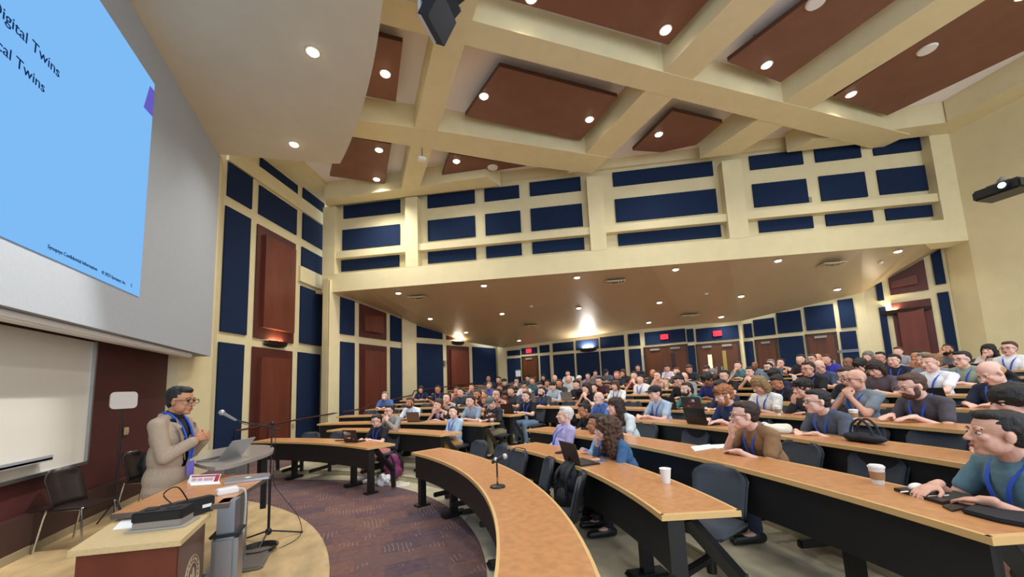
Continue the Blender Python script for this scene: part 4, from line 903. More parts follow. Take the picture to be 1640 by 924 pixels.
SEATS = [(3,-22.1,1.23,0.8),(4,-18.0,1.25,0.8),(6,-10.6,1.26,0.8),(10,-4.2,1.26,0.8),(11,-2.1,1.2,0.8),(8,-5.1,1.27,0.8),(11,0.1,1.26,0.8),(7,-5.4,1.32,0.8),(5,-10.0,1.24,0.8),(9,0.3,1.24,0.8),(7,-2.2,1.28,0.8),(10,2.7,1.26,0.8),(12,4.1,1.25,0.8),(10,0.4,1.23,0.8),(8,-3.2,1.29,0.8),(11,4.9,1.25,0.8),(8,0.7,1.25,0.8),(9,3.4,1.24,0.8),(5,-6.8,1.32,0.8),(6,-2.9,1.28,0.8),(8,3.7,1.29,0.8),(11,9.2,1.28,0.8),(7,2.6,1.33,0.8),(10,6.6,1.3,0.8),(12,9.9,1.24,0.8),(10,8.7,1.35,0.8),(4,-8.3,1.2,0.8),(5,-3.2,1.21,0.8),(6,2.4,1.2,0.8),(5,0.5,1.27,0.8),(7,5.3,1.22,0.8),(9,10.0,1.25,0.8),(11,11.8,1.22,0.8),(10,11.4,1.28,0.8),(11,14.3,1.18,0.8),(8,9.8,1.24,0.8),(10,14.6,1.29,0.8),(7,10.2,1.27,0.8),(6,9.3,1.3,0.8),(7,11.1,1.17,0.8),(5,4.3,1.24,0.8),(4,-0.5,1.26,0.8),(3,-8.5,1.22,0.8),(5,8.1,1.22,0.8),(4,7.6,1.28,0.8),(6,12.6,1.29,0.8),(8,20.3,1.27,0.8),(7,20.6,1.26,0.8),(8,23.6,1.31,0.8),(12,29.5,1.31,0.8),(11,24.3,1.28,0.8),(9,19.9,1.28,0.8),(9,23.0,1.27,0.8),(10,20.1,1.28,0.8),(7,14.8,1.27,0.8),(9,16.3,1.28,0.8),(8,13.7,1.25,0.8),(6,21.3,1.23,0.8),(9,28.1,1.28,0.8),(10,28.8,1.28,0.8),(11,32.8,1.26,0.8),(3,7.0,1.23,0.8),(4,15.8,1.19,0.8),(3,12.1,1.14,0.8),(2,0.9,1.19,0.8),(2,-0.6,1.16,0.8),(2,6.9,1.23,0.8),(1,41.2,1.2,0.8),(2,45.7,1.26,0.8),(5,59.7,1.27,0.8),(3,47.1,1.29,0.8),(3,41.0,1.22,0.8),(2,31.0,1.2,0.8),(3,34.3,1.29,0.8),(4,44.0,1.26,0.8),(5,45.1,1.29,0.8),(6,48.9,1.24,0.8),(4,38.0,1.33,0.8),(4,36.5,1.17,0.8),(3,29.9,1.25,0.8),(4,34.0,1.32,0.8),(5,36.3,1.15,0.8),(4,28.5,1.24,0.8),(5,29.8,1.23,0.8),(6,31.3,1.27,0.8),(7,45.3,1.26,0.8),(10,50.7,1.3,0.8),(9,47.4,1.32,0.8),(8,44.6,1.3,0.8),(9,44.2,1.23,0.8),(7,39.1,1.25,0.8),(8,39.7,1.29,0.8),(10,43.9,1.27,0.8),(7,36.3,1.21,0.8),(6,36.1,1.15,0.8),(10,41.2,1.26,0.8),(9,37.7,1.28,0.8),(8,37.1,1.18,0.8),(8,33.6,1.29,0.8),(11,38.7,1.3,0.8),(6,27.4,1.29,0.8),(9,33.8,1.2,0.8),(10,34.1,1.21,0.8),(12,35.6,1.18,0.8),(7,26.5,1.27,0.8),(5,22.1,1.3,0.8),(6,24.5,1.17,0.8),(5,35.4,1.26,0.8),(7,57.8,1.24,0.8),(6,52.4,1.31,0.8),(7,48.5,1.25,0.8),(6,49.5,1.14,0.8),(6,40.8,1.25,0.8),(5,40.9,1.21,0.8),(7,33.0,1.26,0.8)]
PEOPLE = [
(1590, 655, 62, 'short', 'blk', '5d7f8c', 's', 'mouse', 'L', 'person in slate blue tee with short black hair, hand on a white mouse'),
(1622, 612, 46, 'bowl', 'blk', '1c2430', 's', 'desk', '', 'person with a black bowl haircut in a dark shirt, behind the one holding a mouse'),
(1583, 577, 33, 'bald_top', 'blond', '222c40', 's', 'down', 'L', 'person with thin blond hair and navy shirt looking down over a blue lanyard'),
(1612, 547, 21, 'short', 'brn', 'e8ecf0', 's', 'cross', 'LG', 'person in white tee with blue lanyard, arms folded by the plain right wall'),
(1583, 550, 18, 'long', 'blk', 'dcdcdc', 'l', 'chin', '', 'person with long black hair in white, hand over mouth by the right wall'),
(1537, 562, 18, 'short', 'blk', '93a396', 's', 'desk', 'LG', 'person in pale green shirt with glasses and black hair'),
(1515, 551, 18, 'short', 'blk', '6f7a86', 's', 'chin', 'B', 'bearded person in grey shirt with head tipped back'),
(1488, 567, 30, 'short', 'ltb', 'e6ebf0', 's', 'desk', 'L', 'person in white open shirt with reddish brown hair and blue lanyard'),
(1457, 597, 34, 'short', 'brn', '4c4850', 's', 'type', 'LBGD', 'bearded person with glasses, dark grey shirt and violet badge, tablet in hand'),
(1430, 567, 18, 'short', 'blk', '20283c', 's', 'desk', 'L', 'person in profile with thick black hair and navy top with blue trim'),
(1400, 577, 21, 'medium', 'dbr', '5a5058', 's', 'down', '', 'person with brown hair in taupe shirt looking down at a laptop'),
(1408, 563, 12, 'short', 'blk', '30303a', 's', 'desk', 'G', 'person with short dark hair at the cream corner pillar'),
(1437, 555, 13, 'short', 'brn', '9aa2ac', 'l', 'chin', '', 'person in grey striped shirt with a hand to the side of the head'),
(1468, 561, 14, 'short', 'blk', '7d8796', 's', 'chin', '', 'person in grey shirt leaning on one hand before the right wood door panel'),
(1478, 564, 16, 'short', 'gry', '8a93a0', 's', 'desk', '', 'person with greyish brown hair just behind the white open shirt'),
(1389, 562, 13, 'medium', 'gry', 'b58a92', 'l', 'chin', '', 'person in pinkish patterned top under the cream corner'),
(1377, 575, 17, 'curly', 'blk', '2a3548', 's', 'down', 'B', 'person with bushy black hair and beard in dark blue'),
(1357, 572, 15, 'bald', 'blk', '4a4e58', 's', 'desk', '', 'bald person with a hand near mouth in a dark top'),
(1367, 591, 27, 'bald', 'brn', '7d8892', 's', 'mouth', 'LG', 'bald person with glasses, grey tee and both hands at the mouth'),
(1353, 587, 22, 'short', 'dbr', '1c1e24', 's', 'type', 'G', 'person in black tee with glasses, phone in hand, behind the bald one in grey'),
(1311, 576, 17, 'bald_top', 'brn', '46536a', 's', 'down', 'G', 'balding person with glasses in slate blue shirt reading'),
(1299, 567, 17, 'short', 'brn', '5d7590', 's', 'desk', 'G', 'person with square glasses in blue grey shirt by the far right door'),
(1292, 579, 19, 'short', 'dbr', '1a1c22', 's', 'desk', 'LG', 'person in black tee and white lanyard with glasses and parted dark hair'),
(1322, 567, 12, 'short', 'brn', '3a3aa8', 's', 'chin', '', 'person in bright violet blue shirt with a raised hand'),
(1309, 566, 11, 'bald', 'brn', '6a6a78', 's', 'desk', '', 'bald person at the foot of the far right door'),
(1281, 567, 12, 'short', 'blk', '2a2426', 'l', 'desk', '', 'person in a dark jacket before the blue panel between two doors'),
(1305, 622, 33, 'short', 'blk', '525a68', 's', 'desk', 'LG', 'person in dark slate shirt with glasses and blue lanyard beside a cream tote bag'),
(1284, 607, 24, 'curly', 'blk', '30343c', 'l', 'chin', '', 'person with curly black hair, hand over mouth, black sleeves'),
(1243, 600, 22, 'short', 'blk', '1b1d25', 's', 'down', 'L', 'person in black tee with blue lanyard, cheek on hand, looking down'),
(1215, 603, 28, 'medium', 'dbl', 'e8ece6', 's', 'down', 'L', 'person with chin length wavy dark blond hair in white tee'),
(1240, 591, 17, 'curly', 'blk', '2c2c48', 's', 'down', '', 'person with tousled dark hair hidden behind the cheek on hand one'),
(1229, 580, 15, 'short', 'blk', '6f8ba3', 'l', 'desk', 'GB', 'person with glasses and beard in light denim shirt'),
(1250, 574, 14, 'short', 'blk', '1c1c20', 's', 'chin', '', 'person in black tee with a fist at the chin'),
(1233, 575, 11, 'short', 'gry', '4a5568', 's', 'desk', '', 'person with greying hair right behind the denim shirt'),
(1208, 579, 13, 'bald', 'blk', '7288a0', 'l', 'desk', '', 'bald person in a faded denim shirt'),
(1200, 587, 14, 'short', 'dbr', '3a3f38', 's', 'mouth', '', 'person in olive tee with hands clasped before the face'),
(1181, 578, 13, 'short', 'dbr', '4e8088', 's', 'chin', '', 'person in teal tee with chin on hand beside the lit door window'),
(1159, 592, 13, 'short', 'blk', '17181c', 's', 'mouth', 'G', 'person in black in profile with clasped hands below the double door'),
(1132, 597, 15, 'curly', 'blk', '1d2c66', 's', 'down', '', 'person in navy tee with a white print'),
(1146, 600, 13, 'curly', 'dbr', '26345c', 'l', 'down', '', 'person with brown curls bent over beside the navy tee'),
(1153, 608, 18, 'short', 'blk', '2a3248', 's', 'down', 'G', 'person with dark hair and glasses half hidden by the red bearded one'),
(1158, 617, 30, 'curly', 'rbl', '24365f', 's', 'type', 'B', 'person with red blond hair and beard in navy patterned shirt at a laptop'),
(1190, 641, 42, 'short', 'dbr', '8a6848', 's', 'chin', 'LG', 'person in brown tee with glasses, hand on mouth, writing in a notebook'),
(1098, 612, 20, 'short', 'dbr', '3f8078', 's', 'desk', 'LB', 'person in teal green polo with blue lanyard and short beard'),
(1048, 617, 20, 'cap', 'blk', 'a9c0d6', 's', 'desk', 'L', 'person in dark cap and light blue polo with hands folded'),
(1087, 600, 19, 'bun', 'blk', '15161c', 'l', 'down', '', 'person with voluminous black hair bent down in black'),
(1053, 594, 14, 'short', 'blk', 'a3967e', 's', 'chin', '', 'person in beige tee with a hand to the face'),
(1024, 600, 13, 'short', 'blk', 'e6e6e2', 's', 'cross', 'L', 'person in white tee with a badge and folded arms'),
(1015, 594, 13, 'short', 'dbr', '7a3434', 's', 'mouth', '', 'person in dark red tee with both hands at the face'),
(1021, 584, 10, 'short', 'blk', '20222c', 'l', 'desk', '', 'person in dark blazer over white shirt at the back wall'),
(1068, 584, 11, 'short', 'blk', 'dedae6', 'l', 'type', '', 'person in white long sleeved shirt before the left double door'),
(1083, 588, 9, 'short', 'brn', '5a4a44', 'l', 'desk', '', 'person in brown under the double door beside the white shirt'),
(1045, 591, 10, 'bald_top', 'ltb', '3c3c40', 'l', 'desk', '', 'person with light thin hair under the cream door post'),
(1103, 584, 12, 'short', 'brn', '24262e', 'l', 'down', '', 'person in charcoal sweater bending over before the double door'),
(1095, 596, 14, 'bald_top', 'brn', '8f959c', 'l', 'down', '', 'person in a grey hoodie behind the voluminous hair'),
(1131, 585, 12, 'short', 'dbr', '575a4c', 'l', 'down', '', 'person in camouflage top by the slit door window'),
(1140, 590, 10, 'medium', 'gry', '7a7a72', 'l', 'desk', '', 'person with grey hair beside the camouflage top'),
(985, 609, 14, 'medium', 'brn', 'e4e8e6', 's', 'desk', 'L', 'person with brown hair to the ears in white tee with badge'),
(987, 594, 13, 'short', 'rbl', '1f2838', 's', 'desk', '', 'heavy set person with red blond hair in navy shirt'),
(997, 591, 11, 'medium', 'brn', '3a302c', 'l', 'chin', '', 'person with brown hair half hidden at the back beside the navy shirt'),
(970, 591, 11, 'cap', 'dbl', '5e6874', 'l', 'down', '', 'person in grey sweatshirt bent over a table before the blue back panels'),
(985, 636, 27, 'long', 'dbr', 'd5dee0', 's', 'desk', 'L', 'person with very long brown hair in pale tee with black shoulder strap'),
(958, 627, 20, 'bald_top', 'wht', '4a6fae', 's', 'desk', 'LB', 'white bearded bald person in blue white checked shirt with square badge'),
(935, 644, 24, 'bun', 'blk', '1a1820', 'l', 'type', '', 'person with black bun and grey sleeves lit by a laptop screen'),
(955, 661, 27, 'short', 'dbr', '93bce6', 'l', 'desk', 'L', 'person with short dark hair in light blue shirt between two others in the second row'),
(970, 668, 34, 'long_curly', 'brn', '3f638c', 'l', 'chin', 'L', 'person with long brown curls and denim blue jacket, cheek on fist'),
(903, 652, 31, 'short', 'wht', 'b3acd6', 'l', 'back', 'L', 'white haired person in lavender shirt with blue lanyard'),
(603, 663, 20, 'short', 'dbr', '191c26', 's', 'type', 'LG', 'person in black tee and pink shorts behind a stickered laptop'),
(623, 648, 20, 'short', 'blk', '8d8d88', 'l', 'mouth', 'G', 'person with glasses in grey long sleeved top with dark striped arm, hands at mouth'),
(616, 627, 13, 'short', 'gry', '4c66a0', 's', 'desk', 'M', 'person in blue plaid shirt wearing a white face mask'),
(656, 636, 14, 'short', 'brn', 'd8e3ee', 'l', 'desk', 'LB', 'person with receding hair and beard in white blue shirt'),
(702, 639, 16, 'curly', 'brn', '171a20', 's', 'chin', 'L', 'person with curly brown hair in black tee, hand on mouth'),
(725, 651, 20, 'short', 'blk', 'a9c3da', 'l', 'cross', 'L', 'person in light blue shirt and mustard trousers with folded arms, head tilted'),
(753, 633, 17, 'short', 'dbr', '8fa3b8', 's', 'desk', '', 'person in blue grey tee behind a stickered laptop'),
(716, 629, 15, 'short', 'dbr', '2a2a30', 's', 'chin', '', 'person in charcoal tee with fist under nose'),
(737, 621, 15, 'short', 'dbr', '35444a', 'l', 'desk', '', 'person in dark green grey jacket over navy'),
(731, 619, 12, 'short', 'brn', 'b77f7c', 'l', 'chin', '', 'person in dusty pink with a hand at the cheek'),
(764, 623, 14, 'short', 'brn', '4a3440', 's', 'mouth', 'B', 'bearded person in plum tee with hands near face'),
(776, 632, 14, 'short', 'rbl', '4b2c30', 's', 'down', 'B', 'person with red brown beard in dark maroon'),
(786, 635, 15, 'cap_grey', 'brn', '232c30', 'l', 'down', 'L', 'person in grey baseball cap and dark jacket with blue lanyard'),
(796, 622, 15, 'short', 'blk', '5a2028', 's', 'chin', 'G', 'person with glasses in dark red tee, arm raised to chin'),
(810, 626, 18, 'curly', 'dbr', '1a1b20', 's', 'type', 'LB', 'person with curly dark hair and beard in black tee at a black laptop'),
(842, 626, 18, 'short', 'brn', '15171d', 's', 'desk', 'L', 'person in black tee with wristwatch and blue lanyard, hands folded'),
(867, 619, 15, 'short', 'blk', '3f4146', 's', 'desk', 'BL', 'person with black beard in dark grey shirt over blue'),
(885, 611, 14, 'cap', 'blk', 'a9b6c0', 'l', 'desk', '', 'person with backwards dark cap and light grey striped hoodie'),
(783, 612, 12, 'short', 'gry', '4d5fa8', 's', 'desk', 'B', 'grey bearded person in royal blue shirt'),
(782, 602, 9, 'bald', 'brn', '2c2e36', 'l', 'desk', '', 'bald person before the far left blue panel'),
(798, 603, 10, 'short', 'blk', '22282c', 'l', 'desk', '', 'person in dark green jacket before the far corner'),
(807, 606, 8, 'cap', 'blk', '1a1a1e', 'l', 'desk', '', 'person in black cap at the far left corner'),
(827, 605, 9, 'short', 'blk', '5b6560', 'l', 'mouth', 'G', 'person with glasses in grey green sweater under the paper notice'),
(838, 610, 9, 'cap', 'blk', 'd4d4d8', 's', 'desk', '', 'person in red dark cap and white tee'),
(852, 604, 10, 'short', 'brn', '47686c', 'l', 'desk', '', 'person in teal sweater before the small left exit door'),
(845, 600, 8, 'curly', 'dbr', '3e5d62', 'l', 'desk', '', 'person with brown curls at the small left exit door'),
(864, 611, 10, 'short', 'blk', '1f2848', 's', 'down', 'L', 'person in navy looking down beside an open laptop'),
(841, 619, 12, 'short', 'ltb', '2a4f94', 's', 'desk', '', 'person with light brown hair in bright blue plaid'),
(870, 599, 8, 'medium', 'blk', '141418', 'l', 'desk', '', 'person in all black right of the small exit door'),
(888, 600, 9, 'bald_top', 'gry', '25252c', 'l', 'desk', '', 'person with thinning grey hair against the blue back panel'),
(876, 608, 9, 'short', 'blk', 'c8c4c4', 's', 'chin', '', 'person in pale tee with elbow raised'),
(910, 601, 10, 'bald_top', 'brn', 'aab0b0', 'l', 'cross', '', 'person in light grey shirt with folded arms'),
(909, 593, 9, 'short', 'blk', 'e0e4e0', 'l', 'desk', '', 'person in white shirt under grey vest in the top row'),
(922, 608, 11, 'short', 'blk', '20242e', 'l', 'type', '', 'person in dark blazer behind a black laptop lid'),
(927, 601, 9, 'cap_white', 'brn', '8a7e90', 'l', 'chin', '', 'person in a white cap and plaid shirt'),
(941, 597, 9, 'short', 'blk', '9a8aa0', 'l', 'desk', '', 'person in mauve plaid shirt in the top row'),
(953, 593, 9, 'short', 'blk', 'a89ab0', 'l', 'chin', '', 'person in checked shirt with arms raised behind a laptop'),
(959, 603, 10, 'short', 'blk', '42242c', 's', 'chin', 'G', 'person with dark glasses in maroon tee'),
(939, 612, 12, 'medium', 'dbr', '1c1c20', 's', 'mouth', '', 'person in black with a pale watch strap, wrist at mouth'),
(951, 614, 11, 'short', 'blk', '16161a', 's', 'desk', '', 'person in black tee beside the wrist at mouth one'),
(818, 619, 12, 'short', 'dbr', '3a3c40', 's', 'desk', '', 'person in charcoal shirt between the curly and the black tee ones'),
(674, 618, 11, 'medium', 'dbr', '1a2036', 's', 'desk', 'L', 'person with long dark hair in navy tee at the left aisle'),
(701, 617, 11, 'short', 'blk', '1b2030', 's', 'desk', 'LG', 'person with short black hair in navy tee, second from left aisle'),
(755, 614, 10, 'short', 'blk', '6a7480', 'l', 'chin', '', 'person in grey blue at the left wood panel'),
(726, 628, 10, 'short', 'blk', '7a7470', 'l', 'chin', '', 'person in muted grey just behind the fist under nose one'),
(800, 616, 10, 'short', 'brn', '5a5a60', 'l', 'desk', '', 'person in mid grey behind the royal blue shirt'),
(772, 624, 10, 'short', 'rbl', '7a5a58', 's', 'desk', '', 'person with reddish face in faded brown'),
(895, 607, 9, 'short', 'dbr', '33363c', 's', 'desk', '', 'person in charcoal with dark cropped hair below the thinning grey one')
]
def chair_label(d):
    w = d.replace('person ', 'one ', 1).replace(',', '').split()[:11]
    while w[-1] in ('a', 'the', 'in', 'with', 'and', 'over', 'of', 'by', 'on', 'to', 'at', 'under', 'his', 'half', 'behind', 'before'): w.pop()
    return 'grey chair taken by the '+' '.join(w)
OCC = []; LAPS = []; ERR = []
def adif(a, b): return (a-b+pi) % (2*pi)-pi
TR = {603: 'd98f84', 725: 'c08a3c', 842: '6d87a0', 786: '8f8468', 1590: '5b5048', 1488: '5a564e'}
for i, ((k, ph, z, off), p) in enumerate(zip(SEATS, PEOPLE)):
    px_ = p[0]; Pp = arc_pt(CT, RO[k]+off if k != 1 or ph < 23 else 5.42+off, ph, FL[k]); lean = dict(desk=.22, chin=.30, mouth=.30, down=.30, type=.20, back=-.14).get(p[7], .05)
    if p[2] >= 24 and p[7] != 'back': lean = max(.05, min(.40, math.acos(max(-1, min(1, (z-.645)/.655))))); LN[p[0]] = lean
    htop = .53+.655*cos(lean)+.115; s = max(.88, min(1.12, z/htop))
    if p[0] == 1590: lean = LN[1590] = .24
    off = .90 if px_ in (955, 1590) else .76; hz = .53+.655*cos(lean)+.128; hx = .655*sin(lean)+.03*cos(lean)
    for _ in range(16):
        Rr = (seat_R(k, ph) if k > 4 or k == 1 else RO[k])+off; Pp = arc_pt(CT, Rr, ph, FL[k]); face = math.atan2(6.3-Pp.y, -1.8-Pp.x); fc = RD(ph)+pi; fa = fc+adif(face, fc)*(.6 if p[2] < 24 else .4)
        Hw = Pp+V((cos(fa)*hx*s, sin(fa)*hx*s, hz*s)); x_, y_ = proj(Hw); x2_, _q = proj(Hw+V((-sin(RD(ph)), cos(RD(ph)), 0))*.1); _q, y2_ = proj(Hw+V((0, 0, .1)))
        ph += .7*math.degrees((p[0]-x_)/(x2_-x_)*.1/Rr); s = max(.84, min(1.13, s+(p[1]-y_)/(y2_-y_)*.1/hz))
    ERR.append((p[0], round(proj(Pp+V((cos(fa)*hx*s, sin(fa)*hx*s, hz*s)))[1]-p[1], 1), round(s, 2), round(lean, 2)))
    random.seed(p[0]); sk = skins[random.choice([0, 0, 0, 1, 1, 2])]
    if p[0] in (1208, 1357, 1132, 893): sk = skins[3]
    if p[0] in (1590, 970, 1190, 903, 1583): sk = skins[1 if p[0] == 1590 else 0]
    person(*p, adif(face, fc)*.6 if p[2] >= 24 else 0, z, Pp, fa, s, sk, TR.get(p[0], random.choice(['23252c', '2b2f3c', '4b463e', '1c1c20', '2f3a52'])), p[0] in (603, 1590))
    OCC.append((k, ph, Pp)); 
    if p[7] in ('type',) or (p[7] == 'down' and p[0] in (1400, 970, 864, 1103)): LAPS.append((k, ph, p))
    put_chair(k, ph, chair_label(p[9]), 'chairs in use', off=Rr-seat_R(k, ph))
# empty chairs seen in the photograph, then the remaining free places of each row
EMP = {1: [773, 812, 836, 881, 931], 2: [1010, 1046, 1160], 3: [1024, 1048, 1107, 1268, 1393, 1500], 4: [1040, 1094, 1225, 1380, 1487], 5: [1011, 1350, 1545, 1630], 6: [1240, 1420, 1510]}
def free(k, ph, g): return all(not (kk == k and abs(RD(ph-pp))*seat_R(k, ph) < g) for kk, pp in CH)
for k, xs in EMP.items():
    for j, px in enumerate(xs):
        ph = phi_of(px, k, .95, .80)
        if free(k, ph, .42 if k > 1 else .27): put_chair(k, ph, 'empty grey swing chair, %s desk row, %s free seat from left' % (ordn(k), ordn(j+1)), 'empty chairs', turn={931: -.5, 881: -.3, 1160: .5}.get(px, 0), off=.76 if k > 1 else .64)
SEG = {1: [(45, 62)], 2: [(35, 58)], 3: [(28, 61)], 4: [(-24, 17), (28, 61)]}
for k in range(5, 13): SEG[k] = [(-26+k, [31, 33, 34, 35, 36, 37, 38, 39][k-5]-1), ([31, 33, 34, 35, 36, 37, 38, 39][k-5]+5.5, PHL[k]-3)]
for k in range(1, 13):
    for si, (a, c) in enumerate(SEG[k]):
        st = math.degrees(.70/(seat_R(k, a)+.86)); n = int((c-a)/st); j = 0
        for q in range(n+1):
            ph = a+q*st
            if free(k, ph, .50): j += 1; put_chair(k, ph, 'empty grey chair in %s row, %s block, %s free seat from right' % (ordn(k), 'left' if a > 20 else 'middle', ordn(j)), 'empty chairs', off=.60 if k < 3 else .74)
# ================================================================== STAGE FURNITURE
def place(name, px, py, z, rz, label, cat, group=None): return empty(name, onz(px, py, z), rz, label, cat, group)
# --- wood topped height adjustable table nearest the wall of equipment
TZ = .95
tb = empty('standing_table', (-1.02, 3.55, 0), 0, 'brown topped standing table with a silver column, between speaker and cabinet', 'table')
def loc(P): return (P.x-tb.location.x, P.y-tb.location.y)
pts = [loc(onz(*q, TZ)) for q in [(179, 823), (366, 805), (371, 799), (434, 760), (424, 757), (300, 768)]]
b = B(); prism(b, pts, TZ-.035, TZ); obj('top', b, [laminate], tb)
b = B(); c0 = V((sum(p[0] for p in pts)/6, sum(p[1] for p in pts)/6)); pq = [(c0.x+(p[0]-c0.x)*1.012, c0.y+(p[1]-c0.y)*1.012) for p in pts]; prism(b, pq, TZ-.033, TZ-.002); obj('edge_band', b, mat('table_edge_grey', '5a5450', .4), tb)
cp = onz(385, 924, .0); cx, cy = -.02+.28, .0
q = onz(372, 812, TZ-.04); colx, coly = loc(q); colx -= .03; coly += .05
b = B(); box(b, (colx, coly, .5), (.10, .13, .9)); obj('inner_column', b, mat('steel_light', '9fa6ac', .3, .8), tb)
b = B(); box(b, (colx, coly, .39), (.15, .18, .70), bev=.03); obj('column', b, alu, tb)
b = B(); box(b, (colx, coly, .74), (.165, .195, .02), bev=.006); obj('collar', b, blk, tb)
b = B(); box(b, (colx, coly, .06), (.16, .2, .06), bev=.01)
for dx, dy in ((.26, .42), (-.3, .42), (.2, -.3), (-.3, -.3)): cone(b, (colx, coly, .09), (colx+dx, coly+dy, .07), .06, .035, 4)
obj('base', b, mat('base_grey_metal', 'a3a7ab', .4, .5), tb)
for dx, dy in ((.27, .44), (-.31, .44), (.21, -.32), (-.31, -.32)):
    b = B(); cone(b, (colx+dx-.014, coly+dy, .035), (colx+dx+.014, coly+dy, .035), .035, .035, 16); obj('castor', b, blk, tb)
# --- oval clear topped table behind
TA = 1.05
qa = [onz(*q, TA) for q in [(300, 737), (345, 748), (400, 736), (437, 722), (430, 713), (385, 713), (330, 722), (306, 730)]]
ca = sum(qa, V())/len(qa)
ta = empty('standing_table', (ca.x, ca.y, 0), 0, 'grey oval standing table with an open laptop on it', 'table')
b = B(); prism(b, [(p.x-ca.x, p.y-ca.y) for p in [q for i in range(len(qa)) for q in (lambda a, b_, c, d: [.5*((2*b_)+(c-a)*t+(2*a-5*b_+4*c-d)*t*t+(3*b_-a-3*c+d)*t**3) for t in (0, .25, .5, .75)])(qa[i-1], qa[i], qa[(i+1) % 8], qa[(i+2) % 8])]], TA-.03, TA); obj('top', b, mat('grey_laminate', '9a938a', .22), ta)
q = onz(380, 750, TA-.1)-ca; b = B(); box(b, (q.x+.02, q.y+.1, .5), (.1, .1, .97), bev=.01); box(b, (q.x+.02, q.y+.1, .03), (.5, .5, .05), bev=.02); obj('column', b, alu, ta)
q = onz(424, 724, TA-.03)-ca; b = B(); box(b, (q.x, q.y, .72), (.05, .05, .62)); obj('side_leg', b, blk, ta)
b = B(); q = onz(366, 752, TA-.2)-ca; box(b, (q.x, q.y+.15, .86), (.13, .1, .16), bev=.01); obj('control_box', b, mat('grey_box2', '8f9194', .5), ta)
# --- wooden equipment cabinet in front
cb = [onz(*q, .9) for q in [(108, 883), (290, 865), (338, 821), (196, 826)]]; cc = sum(cb, V())/4
cab = empty('equipment_cabinet', (cc.x, cc.y, 0), 0, 'cherry wood equipment cabinet with a cream top and an engraved round seal', 'cabinet')
L = [(p.x-cc.x, p.y-cc.y) for p in cb]
b = B(); prism(b, L, .87, .9); obj('top', b, mat('cabinet_top_cream', 'd3b988', .4, var=.06, scale=60), cab)
Lb = [(x*.9, y*.9) for x, y in L]
b = B(); prism(b, Lb, .0, .87); obj('body', b, cherry, cab)
A_, B_ = V((*Lb[1], 0)), V((*Lb[2], 0)); dd = (B_-A_).normalized(); nn_ = V((dd.y, -dd.x, 0))
if nn_.x < 0: nn_ = -nn_
b = B(); b2 = A_.lerp(B_, .5)+nn_*.004
extrude_poly(b, [A_+dd*.02+nn_*.001+V((0, 0, .02)), B_-dd*.02+nn_*.001+V((0, 0, .02)), B_-dd*.02+nn_*.001+V((0, 0, .85)), A_+dd*.02+nn_*.001+V((0, 0, .85))], nn_*.006); obj('side_panel', b, mat('dark_side_panel', '6b4a36', .35), cab)
sealc = A_.lerp(B_, .5)+nn_*.0085+V((0, 0, .60)); sm = mat('seal_pale', 'b9a488', .5)
b = B()
for r in (.125, .085): tube(b, [sealc+dd*(r*cos(t))+V((0, 0, r*sin(t))) for t in [2*pi*i/32 for i in range(33)]], .003, 5)
tube(b, [sealc+dd*x+V((0, 0, z)) for x, z in ((-.04, -.05), (-.02, .03), (0, -.01), (.02, .05), (.045, -.04))], .004, 5); tube(b, [sealc+dd*x+V((0, 0, z)) for x, z in ((-.05, -.055), (.05, -.055))], .004, 5)
for i in range(22):
    t = 2*pi*i/22; p = sealc+dd*(.105*cos(t))+V((0, 0, .105*sin(t))); box(b, p, (.006, .006, .014), R=Matrix.Rotation(0, 3, 'Z'))
obj('seal', b, sm, cab)
# --- things on the cabinet
def thing1(name, b, m, px, py, z, rz, label, cat, smooth=False): o = obj(name, b, m, None, smooth); o.location = onz(px, py, z); o.rotation_euler = (0, 0, rz); return setp(o, label, cat)
def flatpaper(pxs, z, label, name='paper_sheet', m=paper, cat='paper', th=.002):
    P = [onz(*q, z) for q in pxs]; c = sum(P, V())/len(P); b = B(); prism(b, [(p.x-c.x, p.y-c.y) for p in P], 0, th); o = obj(name, b, m); o.location = (c.x, c.y, z+.0005); return setp(o, label, cat)
flatpaper([(180, 849), (196, 832), (243, 829), (238, 843)], .9, 'white printed sheet on the cream cabinet top')
dk = place('charging_dock', 262, 842, .9, RD(-8), 'black slotted desk device on a silver base, on the cream cabinet', 'electronics')
b = B(); box(b, (0, 0, .006), (.30, .17, .01), bev=.003); obj('tray', b, mat('tray_silver', 'b9b7b2', .35, .4), dk)
b = B(); box(b, (0, 0, .03), (.24, .14, .04), bev=.004); obj('base', b, mat('dock_grey', '8a8278', .5), dk)
b = B(); box(b, (0, 0, .075), (.25, .145, .055), bev=.006); obj('body', b, blkp, dk)
b = B()
for x in (-.06, .05): cone(b, (x, 0, .1025), (x, 0, .106), .035, .035, 20)
obj('cup_recess', b, mat('pure_black', '050505', .6), dk)
ck = place('cue_speaker', 300, 828, .9, RD(38), 'long black box shaped device leaning behind the slotted one on the cabinet', 'electronics')
b = B(); box(b, (.0, 0, .055), (.27, .07, .10), bev=.006); obj('body', b, blkp, ck); b = B(); box(b, (.09, -.036, .05), (.05, .002, .02)); obj('label_plate', b, white, ck)
b = B(); tube(b, spline([(-.08, 0, .1), (-.12, .02, .17), (-.06, .0, .2), (0, 0, .1)], 8), .004, 6); obj('cable_loop', b, blk, ck)
